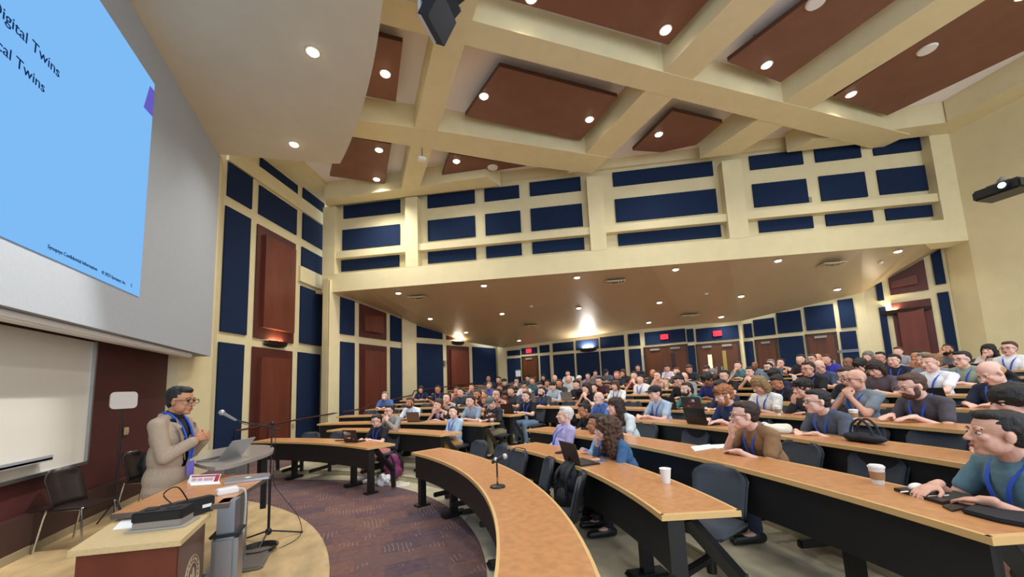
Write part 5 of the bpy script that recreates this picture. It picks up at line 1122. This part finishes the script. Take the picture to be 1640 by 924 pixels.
# --- things on the brown table
flatpaper([(303, 772), (350, 768), (353, 775), (306, 778)], TZ, 'white paper edge under the red and white name card', 'paper_sheet')
nc = place('folded_card', 329, 771, TZ, RD(-22), 'white folded card with a red band and printed lines on the brown table', 'card')
b = B(); extrude_poly(b, [V((-.13, -.03, 0)), V((.13, -.03, 0)), V((.13, .0, .055)), V((-.13, .0, .055))], V((0, .003, .001))); obj('face', b, paper, nc)
b = B(); box(b, (.11, -.018, .028), (.03, .006, .058), R=Matrix.Rotation(RD(-28), 3, 'X')); box(b, (-.01, -.009, .047), (.2, .005, .01), R=Matrix.Rotation(RD(-28), 3, 'X')); obj('red_band', b, mat('card_red', 'b03a44', .6), nc)
b = B()
for x in (-.08, -.03, .02, .06): box(b, (x, -.021, .022), (.035, .004, .02), R=Matrix.Rotation(RD(-28), 3, 'X'))
obj('print_block', b, mat('card_pink', 'cfa0a0', .6), nc)
lp = place('closed_laptop', 397, 768, TZ, RD(8), 'closed silver laptop on the brown standing table', 'laptop')
b = B(); box(b, (0, 0, .009), (.31, .22, .014), bev=.004); obj('case', b, silver, lp); b = B(); box(b, (0, 0, .018), (.31, .22, .003)); obj('lid', b, silver, lp)
b = B(); cone(b, (0, 0, .0195), (0, 0, .0205), .022, .022, 20); obj('badge', b, white, lp)
wb_ = place('power_adapter', 364, 790, TZ, RD(25), 'white boxy adapter with a cable at the corner of the brown table', 'adapter')
b = B(); box(b, (0, 0, .02), (.13, .075, .04), bev=.006); obj('case', b, white, wb_); b = B(); tube(b, spline([(.06, -.02, .02), (.10, -.05, .0), (.10, -.06, -.2), (.07, -.07, -.5), (.04, -.06, -.8), (.0, -.06, -.93)], 8), .008, 8); obj('cable', b, mat('cable_grey', 'b9b7ae', .6), wb_)
# --- open laptop and cube on the oval table
def laptop(name, P, rz, label, lidm, open_=105, w=.32, d=.22, key=blkp, sticker=None):
    e = empty(name, P, rz, label, 'laptop'); b = B(); box(b, (0, 0, .008), (d, w, .016), bev=.004); obj('base', b, key, e)
    b = B(); box(b, (-.01, 0, .0165), (d*.55, w*.86, .002)); obj('keyboard', b, blk, e); a = RD(open_-90); R = Matrix.Rotation(a, 3, 'Y'); c = V((d/2, 0, .012))+R@V((0, 0, d/2))
    b = B(); box(b, c, (.008, w, d), R=R, bev=.003); l = obj('lid', b, lidm, e)
    b = B(); box(b, c-R@V((.005, 0, 0)), (.003, w*.92, d*.88), R=R); obj('display', b, mat('laptop_display', '101318', .3, emit='aebccb', es=.5), l)
    if sticker:
        random.seed(len(label)); 
        for i in range(sticker):
            b = B(); sy, sz_ = random.uniform(.03, .07), random.uniform(.02, .05); box(b, c+R@V((.006, random.uniform(-.11, .11), random.uniform(-.07, .07))), (.003, sy, sz_), R=R); obj('sticker', b, random.choice([mat('sticker_white', 'd8d4d0', .5), mat('sticker_grey', '8c8088', .5), mat('sticker_red', '7d4a4c', .5)]), l)
    return e
laptop('open_laptop', onz(352, 735, TA), RD(-25), 'open silver laptop on the grey oval table before the speaker', silver, 128, .31, .22, silver)
b = B(); box(b, (0, 0, .025), (.06, .06, .05), bev=.008); thing1('white_cube', b, mat('cube_ice', 'cfe2ea', .3), 383, 730, TA, .4, 'small pale white cube shaped hub on the oval table', 'hub')
# --- speaker
SP = EYE+ray(284, 620)*3.47; spx = V((SP.x, SP.y, 0))
J = skeleton('stand', stand=True, hyaw=-.1, hpitch=.12); Hs = 1.76/1.735
spk = empty('person', (spx.x-.03, spx.y, 0), RD(-12), 'standing person in a beige blazer and glasses, hands clasped, behind the wooden table', 'person'); spk.scale = (Hs*.98, Hs*1.0, SP.z/1.73)
J['hd'] = J['hd']+V((.025, 0, -.005))
child('body', body_mesh('body', J, .0065), skins[2], spk)
b = B(); torso(b, J, .002, .0); cap(b, J['nk']-V((0, 0, .03)), J['nk']+V((.012, 0, .03)), .072, .066); child('shirt', remesh(b, 'shirt', .009, 3), fabric('1d1f24'), spk)
# blazer: body, skirt and sleeves
b = B(); Rl = Matrix.Rotation(.03, 3, 'Y')
for c_, r_ in ((J['ch'], (.132, .19, .17)), (J['ab'], (.142, .182, .20)), (J['pel']+V((-.005, 0, 0)), (.148, .198, .17)), (J['pel']+V((-.01, 0, -.10)), (.145, .20, .12))): ell(b, c_, r_, Rl)
for n in 'lr':
    cap(b, J['sh'+n], J['sh'+n].lerp(J['nk'], .55)+V((0, 0, .02)), .070, .052); cap(b, J['sh'+n], J['el'+n], .068, .056); cap(b, J['el'+n], J['wr'+n].lerp(J['el'+n], .14), .056, .044)
    sg = 1 if n == 'l' else -1
    cap(b, J['nk']+V((-.05, sg*.045, .03)), J['ch']+V((.11, sg*.10, .08)), .03, .03)
bl = remesh(b, 'blazer', .009, 3, .006, 9)
# open front: cut a V along the chest
bm = bmesh.new(); bm.from_mesh(bl)
dele = [v for v in bm.verts if v.co.x > .055 and abs(v.co.y) < (.018+.085*max(0, min(1, (v.co.z-1.02)/.42)) if v.co.z > 1.04 else (.0 if v.co.z > .84 else (.84-v.co.z)*.3)) and not any((v.co-J['wr'+n]).length < .12 or (v.co-J['wr'+n].lerp(J['el'+n], .3)).length < .1 for n in 'lr')]
bmesh.ops.delete(bm, geom=dele, context='VERTS'); bmesh.ops.solidify(bm, geom=bm.faces[:], thickness=.006); bm.to_mesh(bl); bm.free()
for p in bl.polygons: p.use_smooth = True
blz = mat('blazer_beige', 'a8947f', .9, var=.12, scale=120, bump=.3, bscale=160); child('blazer', bl, blz, spk)
b = B()
for s in (1, -1): extrude_poly(b, [V((.085, s*.075, 1.46)), V((.137, s*.13, 1.36)), V((.150, s*.125, 1.33)), V((.158, s*.055, 1.10)), V((.14, s*.062, 1.30))], V((.006, 0, 0)))
obj('lapel', b, mat('lapel_beige', '9c8975', .9), spk)
child('trousers', pants_mesh('trousers', J, .013), fabric('cfc8b4'), spk); child('shoes', shoe_mesh('shoes', J, .012), blkp, spk)
c, R = J['hd'], J['HR']; H = lambda x, y, z: c+R@V((x, y, z))
child('hair', hair_mesh('hair', 'short', c, R, .0075), hairmat('blk'), spk)
def mk(fn): b = B(); fn(b); me = bpy.data.meshes.new('m'); b.to_mesh(me); b.free(); return me
for sd in (1, -1): obj('eye', mk(lambda b: ell(b, H(.0795, sd*.031, .004), (.009, .012, .007), R, 10)), eyed, spk)
obj('eyebrows', mk(lambda b: [tube(b, [H(.084, sd*.014, .028), H(.083, sd*.034, .033), H(.07, sd*.052, .026)], .004, 6) for sd in (1, -1)]), hairmat('blk'), spk)
obj('lips', mk(lambda b: [ell(b, H(.092, 0, -.058), (.006, .022, .005), R, 10), ell(b, H(.089, 0, -.071), (.007, .018, .006), R, 10)]), lipm, spk)
def gl(b):
    for sd in (1, -1): tube(b, [H(.103, sd*.034+.026*cos(t), .003+.019*sin(t)) for t in [2*pi*i/14 for i in range(15)]], .0026, 6); tube(b, [H(.1, sd*.06, .01), H(.04, sd*.083, .008), H(-.01, sd*.086, .0)], .0024, 6)
    tube(b, [H(.103, .009, .006), H(.103, -.009, .006)], .0025, 6)
obj('glasses', mk(gl), blk, spk)
b = B()
for s in (1, -1): tube(b, spline([(-.035, s*.055, 1.515), (.04, s*.068, 1.49), (.125, s*.055, 1.38), (.168, s*.035, 1.22), (.172, s*.01, 1.10)], 6), .009, 6)
obj('lanyard', b, blue_l, spk)
b = B(); box(b, (.175, 0, 1.02), (.006, .09, .12)); obj('badge', b, mat('badge_violet', '7a6fd0', .5), spk)
# --- microphone stand with boom
fc_ = onz(430, 851, .12); ms = empty('microphone_stand', (fc_.x, fc_.y, 0), 0, 'black tripod boom microphone stand with a coiled cable at its foot', 'microphone stand')
def rel(P): return P-ms.location
tp_ = V((0, 0, 1.30))
tq = lambda px, py, D: rel(EYE+ray(px, py)*D)
pv = tq(436, 678, fc_.dot(CF)+.0)
b = B(); cone(b, (0, 0, .1), (0, 0, .75), .014, .014, 10); cone(b, (0, 0, .7), (pv.x, pv.y, pv.z), .009, .009, 10); obj('pole', b, blk, ms)
b = B(); ell(b, (0, 0, .12), (.035, .035, .04), seg=10); ell(b, (0, 0, .72), (.02, .02, .03), seg=8); ell(b, pv, (.025, .025, .025), seg=8); obj('clutch', b, blk, ms)
for a in (20, 145, 262): b = B(); cone(b, (0, 0, .13), (.34*cos(RD(a)), .34*sin(RD(a)), .02), .010, .009, 8); ell(b, (.34*cos(RD(a)), .34*sin(RD(a)), .02), (.016,)*3, seg=8); obj('leg', b, blk, ms)
m1 = tq(378, 673, fc_.dot(CF)-.3); m0 = tq(450, 689, fc_.dot(CF)+.1)
b = B(); cone(b, m0, m1, .008, .008, 8); obj('boom', b, blk, ms)
m2 = tq(358, 662, fc_.dot(CF)-.4); b = B(); cone(b, m1, m2, .012, .017, 12); obj('microphone_body', b, silver, ms); b = B(); ell(b, m2+(m2-m1).normalized()*.02, (.030, .030, .030), seg=14); obj('microphone_grille', b, mat('mic_mesh', 'b9b9bc', .35, .6), ms)
b = B(); tube(b, spline([m1, m1+V((.1, .05, -.06)), pv+V((.02, 0, -.05)), (.03, .0, .7), (.13, -.03, .5), (.30, -.05, .25), (.33, -.1, .05), (.15, -.3, .01)], 8), .004, 6); obj('cable', b, blk, ms)
b = B(); P = onz(415, 882, .02); P = rel(P)
for i in range(7):
    r = .13+.008*i; tube(b, [P+V((r*cos(t)*(1+.04*sin(i)), r*.92*sin(t), .004+.006*i)) for t in [2*pi*k/28 for k in range(29)]], .005, 6)
obj('coiled_cable', b, blk, ms)
# --- stacking chairs by the front wall
def stackchair(P, rz, label):
    e = empty('stacking_chair', P, rz, label, 'chair', 'black stacking chairs by the front wall')
    b = shell(.48, .42, .012, .10, 0); b.transform(Matrix.Translation((-.20, 0, .47))@Matrix.Rotation(RD(-2), 4, 'Y')); obj('backrest', b, mat('chair_black_ply', '241d1c', .3), e, True)
    b = B(); nx = 8; box(b, (.0, 0, .455), (.44, .46, .014), bev=.005); obj('seat', b, mat('chair_black_ply', '241d1c', .3), e)
    for s in (1, -1):
        b = B(); tube(b, spline([(.21, s*.235, 0), (.17, s*.225, .42), (.14, s*.215, .445), (-.14, s*.215, .445), (-.18, s*.225, .42), (-.25, s*.24, 0)], 6), .011, 8); obj('leg', b, chrome, e)
    return e
a1 = onz(66, 855, 0); stackchair((-3.02, 6.35, 0), RD(-12), 'black chrome legged chair in front of the whiteboard, nearer one')
stackchair((-2.95, 7.75, 0), RD(-8), 'black chrome legged chair by the maroon wall holding a backpack')
bk = empty('backpack', (-2.93, 7.75, .465), RD(-8), 'black backpack standing on the farther stacking chair', 'backpack')
b = B(); ell(b, (0, 0, .22), (.12, .19, .23)); ell(b, (.03, 0, .12), (.13, .185, .13)); obj('main_bag', remesh(b, 'main_bag', .012, 3, .012, 12), mat('backpack_black', '202327', .7, bump=.3), bk, True)
b = B(); ell(b, (.11, 0, .13), (.06, .13, .12)); obj('front_pocket', remesh(b, 'front_pocket', .012, 3, .01, 14), mat('backpack_grey', '2f3439', .7), bk, True)
b = B()
for s in (1, -1): tube(b, spline([(.02, s*.09, .44), (.14, s*.10, .36), (.16, s*.12, .2), (.1, s*.15, .04)], 5), .022, 6)
obj('strap', b, mat('strap_grey', '4a4f55', .7), bk)
b = B(); ell(b, (0, 0, .09), (.30, .16, .10)); o = obj('travel_bag', remesh(b, 'travel_bag', .015, 3, .02, 9), mat('bag_black', '17191b', .7)); o.location = (-2.75, 8.3, .0); setp(o, 'black soft bag on the floor below the backpack chair', 'bag')
b = B(); box(b, (0, 0, .01), (.3, .42, .02)); o = obj('papers', b, paper); o.location = (-2.35, 8.0, .012); o.rotation_euler = (0, 0, .3); setp(o, 'white papers lying on the floor behind the speaker', 'paper')
sg = EYE+ray(190, 745)*(-3.1/ray(190, 745).x); sp_ = EYE+ray(196, 641)*(-3.1/ray(196, 641).x)
e = empty('light_panel_stand', (sg.x, sg.y, 0), RD(-40), 'pale rounded panel on a thin black stand against the maroon wall', 'lamp')
b = B(); extrude_poly(b, [V((0, sx*.10+.055*cos(t)*1, sp_.z+sz_*.065+.055*sin(t))) for sx, sz_, t0_ in ((1, 1, 0), (-1, 1, pi/2), (-1, -1, pi), (1, -1, 1.5*pi)) for t in [t0_+i*pi/10 for i in range(6)]], V((.02, 0, 0))); obj('panel', b, mat('panel_pale_grey', 'c9c3bf', .6), e)
b = B(); cone(b, (-.01, 0, .03), (-.01, 0, sp_.z-.1), .013, .013, 10); obj('pole', b, blk, e)
for a in (0, 120, 240): b = B(); cone(b, (0, 0, .3), (.17*cos(RD(a)), .17*sin(RD(a)), .01), .01, .008, 8); obj('leg', b, blk, e)
# ================================================================== THINGS ON THE DESKS
mic = place('desk_microphone', 797, 780, .7505, 0, 'black desk microphone on a round base, on the front curved desk', 'microphone')
b = B(); cone(b, (0, 0, 0), (0, 0, .012), .07, .068, 32); cone(b, (0, 0, .012), (0, 0, .022), .06, .03, 32); obj('round_base', b, blk, mic, False)
b = B(); cone(b, (0, 0, .02), (0, 0, .225), .0075, .0075, 12); obj('stem', b, blk, mic); b = B(); cone(b, (0, 0, .05), (0, 0, .085), .0085, .0085, 12); obj('copper_ring', b, mat('copper', 'a86a45', .4), mic)
md = -(CR*.75)+V((0, 0, -.35)); t0 = V((0, 0, .235)); b = B(); cone(b, t0+md*.06, t0-md*.075, .014, .019, 12); box(b, t0, (.02, .03, .03)); obj('handle', b, blk, mic)
b = B(); ell(b, t0-md*.10, (.026, .026, .026), seg=14); obj('grille', b, mat('mic_mesh', 'b9b9bc', .35, .6), mic); b = B(); ell(b, t0+V((-.01, 0, .01)), (.016, .016, .018), seg=10); obj('clip', b, mat('clip_white', 'd7d7d7', .4), mic)
def on_desk(px, k, off=.24):
    ph = phi_of(px, k, off, .75); return arc_pt(CT, seat_R(k, ph)+off, ph, T[k])
T = [0, .75]+[FL[k]+.7505 for k in range(2, 13)]
def cup(px, py, z, label, sleeve=True, s=1, lid=True):
    e = empty('paper_cup', onz(px, py, z) if z < 1.0 else on_desk(px, T.index(z), .12), 0, label, 'cup', 'paper coffee cups'); e.scale = (s, s, s)
    b = B(); cone(b, (0, 0, 0), (0, 0, .105), .029, .041, 24); obj('cup_wall', b, mat('cup_white', 'e9e6df', .6), e, False)
    if sleeve: b = B(); cone(b, (0, 0, .03), (0, 0, .08), .0345, .040, 24); obj('sleeve', b, mat('cup_sleeve', 'a9825c', .8), e)
    if lid: b = B(); cone(b, (0, 0, .103), (0, 0, .112), .044, .044, 24); cone(b, (0, 0, .112), (0, 0, .12), .039, .036, 24); obj('lid', b, white, e)
    else: b = B(); tube(b, [(.041*cos(t), .041*sin(t), .105) for t in [2*pi*i/20 for i in range(21)]], .003, 6); obj('rim', b, white, e)
T = [0, .75]+[FL[k]+.7505 for k in range(2, 13)]
cup(1067, 773, T[2], 'plain white paper cup near the end of the second row desk', False, 1.05, False)
cup(1407, 775, T[3], 'coffee cup with brown sleeve and white lid on the third row desk', s=1.0)
cup(1247, 663, T[5], 'lidded coffee cup on the desk beside the person with wavy hair')
cup(1324, 633, T[6], 'lidded coffee cup on the desk before the phone holder in black')
cup(1368, 653, T[5], 'lidded coffee cup below the bald person in grey', True)
cup(933, 668, T[3], 'plain white cup beside the person with a black bun', False, 1.1, False)
cup(804, 664, T[4], 'small white cup beside the black laptop of the curly haired person', False, 1, False)
cup(788, 679, T[3], 'pale cup in front of the person in the grey baseball cap', True, .9)
cup(1345, 607, T[8], 'lidded cup on the far desk behind the bald person in grey', True, .9)
cup(1273, 596, T[9], 'pale bottle shaped cup on a far desk right of the fist at chin person', False, 1.1, True)
flatpaper([(1106, 716), (1137, 712), (1145, 718), (1113, 723)], T[3], 'left page of an open notebook on the third row desk', 'notebook', cat='notebook', th=.006)
flatpaper([(1138, 713), (1160, 712), (1169, 718), (1146, 719)], T[3], 'right page of the open notebook with writing hand', 'notebook', cat='notebook', th=.006)
# near right: closed laptop, mouse, phone, sleeve
cl = place('closed_laptop', 1488, 797, T[3], 0, 'closed black laptop with white stickers in front of the slate blue tee', 'laptop')
P = [onz(*q, T[3])-cl.location for q in [(1432, 786), (1500, 782), (1562, 800), (1510, 809)]]
b = B(); prism(b, [(p.x, p.y) for p in P], .001, .018); obj('case', b, blkp, cl)
for (x0, y0, x1, y1) in ((1442, 787, 1455, 785), (1486, 795, 1503, 790), (1505, 793, 1520, 791), (1536, 803, 1549, 801)):
    q = [onz(x, y, T[3]+.018)-cl.location for x, y in ((x0, y0), (x1, y0-1), (x1, y1+3), (x0, y1+4))]; b = B(); prism(b, [(p.x, p.y) for p in q], .0182, .0192); obj('sticker', b, mat('sticker_white', 'd8d4d0', .5), cl)
b = B(); ell(b, (0, 0, .012), (.052, .032, .026)); me = remesh(b, 'white_mouse', .004, 1); o = obj('computer_mouse', me, white, None, True); o.location = onz(1468, 784, T[3]+.019); setp(o, 'white computer mouse under the hand on the closed laptop', 'mouse')
P = [onz(*q, T[3]) for q in [(1540, 822), (1568, 811), (1665, 822), (1655, 848), (1600, 838)]]; c_ = sum(P, V())/5; b = B(); prism(b, [(p.x-c_.x, p.y-c_.y) for p in P], 0, .022); bmesh.ops.bevel(b, geom=b.edges[:], offset=.006, segments=2, affect='EDGES'); o = obj('laptop_sleeve', b, mat('sleeve_black', '1d1d20', .85)); o.location = (c_.x, c_.y, T[3]); setp(o, 'black padded laptop sleeve at the right end of the third row desk', 'laptop sleeve')
flatpaper([(1509, 812), (1540, 810), (1560, 813), (1525, 820)], T[3], 'dark phone lying beside the black laptop sleeve', 'phone', blkp, 'phone', .009)
b = B(); ell(b, (0, 0, .04), (.17, .11, .05)); ell(b, (.08, .02, .06), (.1, .08, .05)); me = remesh(b, 'tote_bag', .012, 2, .05, 9); o = obj('tote_bag', me, mat('tote_cream', 'd9d6c6', .9), None, True); o.location = onz(1240, 692, T[4]); o.location.z = T[4]; o.rotation_euler = (0, 0, 1.6); setp(o, 'crumpled cream tote bag on the fourth row desk', 'tote bag')
for px, py, k, lab in ((812, 714, 2, 'black phone before the white haired person'),):
    P = onz(898, 725, T[2]); b = B(); box(b, (0, 0, .008), (.15, .075, .012), bev=.003); o = obj('phone', b, blkp); o.location = P; o.rotation_euler = (0, 0, .5); setp(o, lab, 'phone')
b = B(); box(b, (0, 0, .008), (.18, .04, .014), bev=.003); o = obj('remote', b, blkp); o.location = onz(544, 706, .751); o.rotation_euler = (0, 0, -.6); setp(o, 'thin black object lying on the front desk of the left block', 'remote')
def lapat(px, py, k, rz, label, lidm, w=.32, st=None, op=105): return laptop('open_laptop', onz(px, py, T[k] if k > 1 else .751) if k < 5 else on_desk(px, k), rz, label, lidm, op, w, .22, blkp, st)
darklid = mat('lid_dark', '2a2426', .35); brlid = mat('lid_bronze', '4a3a34', .35); greylid = mat('lid_grey', '8b8880', .4)
INW = lambda ph: RD(ph)+pi
lapat(932, 741, 2, INW(-1), 'open laptop with a brown lid before the curly haired person in the second row', brlid, .34)
lapat(570, 707, 1, INW(44), 'open black laptop covered in stickers on the left front desk', darklid, .34, 9)
lapat(1127, 679, 4, INW(-2), 'large open black laptop before the red bearded person', mat('lid_black', '17181b', .35), .36)
lapat(1117, 657, 5, INW(6), 'open dark laptop with stickers right of the teal polo', brlid, .36, 5)
lapat(793, 675, 3, INW(33), 'open laptop with reddish stickers before the blue grey tee', darklid, .34, 9)
lapat(818, 662, 4, INW(31), 'open black laptop before the curly bearded person in black', mat('lid_black', '17181b', .35), .34)
lapat(921, 675, 3, INW(13), 'open black laptop lighting the person with the black bun', mat('lid_black', '17181b', .35), .34)
lapat(1495, 655, 6, INW(-9), 'wide open brown black laptop below the balding blond person', darklid, .40)
lapat(1385, 613, 8, INW(0), 'open bronze laptop beside the taupe shirt', brlid, .34)
lapat(722, 656+6, 4, INW(50), 'open tan laptop beside the white blue shirted person', mat('lid_tan', '6e5745', .4), .3) if False else lapat(667, 675, 3, INW(48), 'open tan brown laptop right of the white blue shirt', mat('lid_tan', '6e5745', .4), .34)
lapat(938, 643, 6, INW(25), 'wide black laptop below the dark blazer with a watch wrist beside it', mat('lid_black', '17181b', .35), .36)
lapat(912, 637, 6, INW(28), 'open grey laptop left of the wide black one', greylid, .34)
lapat(853, 634, 6, INW(35), 'open silver grey laptop beside the person in navy looking down', greylid, .32)
lapat(775, 613, 9, INW(48), 'open silver laptop at the far left below the bald person', silver, .36)
lapat(1078, 640, 5, INW(9), 'open dark laptop with a small sticker between cap and teal polo', darklid, .34, 2)
lapat(1557, 577, 9, INW(-3), 'open brown laptop by the right wall before the hand over mouth person', brlid, .36)
lapat(954, 608, 10, INW(34), 'open dusty laptop in the far rows before the checked shirt', greylid, .32)
flatpaper([(1450, 664), (1470, 660), (1478, 664), (1458, 668)], T[5]+.05, 'slim black tablet held over the desk by the one with glasses and badge', 'tablet', blkp, 'tablet', .008)
cl2 = flatpaper([(1062, 652), (1090, 652), (1096, 656), (1066, 656)], T[4]+.001, 'closed black laptop left of the teal polo', 'closed_laptop', blkp, 'laptop', .018)
b = B()
for i in range(4): cone(b, (0, 0, .03*i), (0, 0, .03*i+.028), .09+.002*i, .095+.002*i, 20)
o = obj('cup_stack', b, white); o.location = on_desk(1546, 10); setp(o, 'stack of white plastic lids by the right wall', 'cup stack')
# --- bags and coats
def sack(name, P, r, m, label, cat, rz=0, n=.03, hang=None):
    e = empty(name, P, rz, label, cat); b = B(); ell(b, (0, 0, r[2]), r); ell(b, (r[0]*.3, 0, r[2]*.6), (r[0]*.9, r[1]*.85, r[2]*.6)); obj('main_bag', remesh(b, 'main_bag', .012, 3, n, 11), m, e, True)
    b = B()
    for s in (1, -1): tube(b, spline([(-.0, s*r[1]*.4, r[2]*1.95), (r[0]*1.1, s*r[1]*.5, r[2]*1.5), (r[0]*1.15, s*r[1]*.6, r[2]*.6)], 6), .018, 6)
    tube(b, spline([(0, -.04, r[2]*1.95), (0, 0, r[2]*2.2), (0, .04, r[2]*1.95)], 5), .01, 6); obj('strap', b, mat('strap_black', '0f1012', .6), e)
    b = B(); ell(b, (r[0]*.95, 0, r[2]*.6), (r[0]*.5, r[1]*.7, r[2]*.45)); obj('front_pocket', remesh(b, 'front_pocket', .012, 2, .01, 14), m, e, True); return e
P = onz(630, 768, 0); sack('backpack', P, (.13, .17, .24), mat('backpack_purple', '7d2f60', .8, bump=.3), 'dark purple backpack on the floor beside the left front desk', 'backpack', RD(-60))
b = B(); ell(b, (0, 0, .07), (.1, .16, .1)); o = obj('plastic_bag', remesh(b, 'plastic_bag', .01, 2, .06, 14), mat('plastic_white', 'd9dce2', .4), None, True); o.location = onz(615, 776, 0)+V((0, 0, .0)); setp(o, 'crumpled white plastic bag against the purple backpack', 'bag')
b = B(); P = onz(640, 772, .01)
tube(b, spline([P+V((-.1, -.15, 0)), P+V((0, -.25, .002)), P+V((.15, -.12, .0)), P+V((.3, .1, 0)), P+V((.38, .35, 0))], 8), .009, 6); tube(b, spline([P+V((.0, -.1, 0)), P+V((.12, -.2, .0)), P+V((.1, -.3, .0)), P+V((-.1, -.3, 0))], 8), .008, 6)
setp(obj('white_strap', b, white), 'white straps trailing on the floor by the purple backpack', 'strap')
ph = phi_of(912, 1, .95, .6); P = arc_pt(CT, 5.39+.98, ph, .34); sack('backpack', P+V((0, 0, .0)), (.12, .17, .26), mat('backpack_black', '202327', .7, bump=.3), 'black backpack hanging on a chair behind the front curved desk', 'backpack', RD(ph)+pi+.2)
P = onz(940, 838, .0); sack('duffel_bag', P+V((.1, .1, .0)), (.15, .27, .15), mat('bag_navy', '15171f', .8), 'dark duffel bag on the floor under the second row desk', 'bag', RD(60))
ph = phi_of(1487, 4, 1.0, .9); P = arc_pt(CT, RO[4]+.30, ph, T[4]); e = empty('handbag', P, RD(ph)+.0, 'dark navy bag with tall handles on the fourth row desk', 'bag')
b = B(); ell(b, (0, 0, .04), (.08, .19, .045)); obj('main_bag', remesh(b, 'main_bag', .01, 2, .02, 12), mat('bag_navy', '15171f', .8), e, True)
b = B()
for s in (-.03, .04): tube(b, spline([(s, -.10, .05), (s, -.07, .15), (s, .0, .20), (s, .07, .15), (s, .10, .05)], 6), .010, 6)
obj('handle', b, mat('handle_navy', '1b2233', .7), e)
def coat(px, k, label, off=1.02):
    ph = phi_of(px, k, off, .8); P = arc_pt(CT, seat_R(k, ph)+off, ph, FL[k]+.45); b = B(); ell(b, (0, 0, .22), (.10, .26, .25)); ell(b, (0, 0, .4), (.08, .2, .12)); o = obj('draped_coat', remesh(b, 'draped_coat', .016, 3, .05, 8), mat('coat_black', '15161a', .9), None, True); o.location = P; o.rotation_euler = (0, 0, RD(ph)); setp(o, label, 'coat')
coat(1600, 8, 'black jacket draped on a chair behind the balding blond person'); coat(1517, 8, 'black jacket heaped on a chair left of the pale green shirt'); coat(1453, 9, 'black bag on a chair back right of the thick black hair profile')
# photographed people bring drinks: water bottle
b = B(); cone(b, (0, 0, 0), (0, 0, .2), .035, .035, 16); cone(b, (0, 0, .2), (0, 0, .24), .03, .014, 16); o = obj('water_bottle', b, mat('bottle_clear_blue', '9fc3d0', .2)); o.location = on_desk(727, 4); setp(o, 'clear bottle on the desk left of the blue grey tee', 'bottle')

for o_ in list(TS.collection.objects): bpy.data.objects.remove(o_)
bpy.data.scenes.remove(TS)
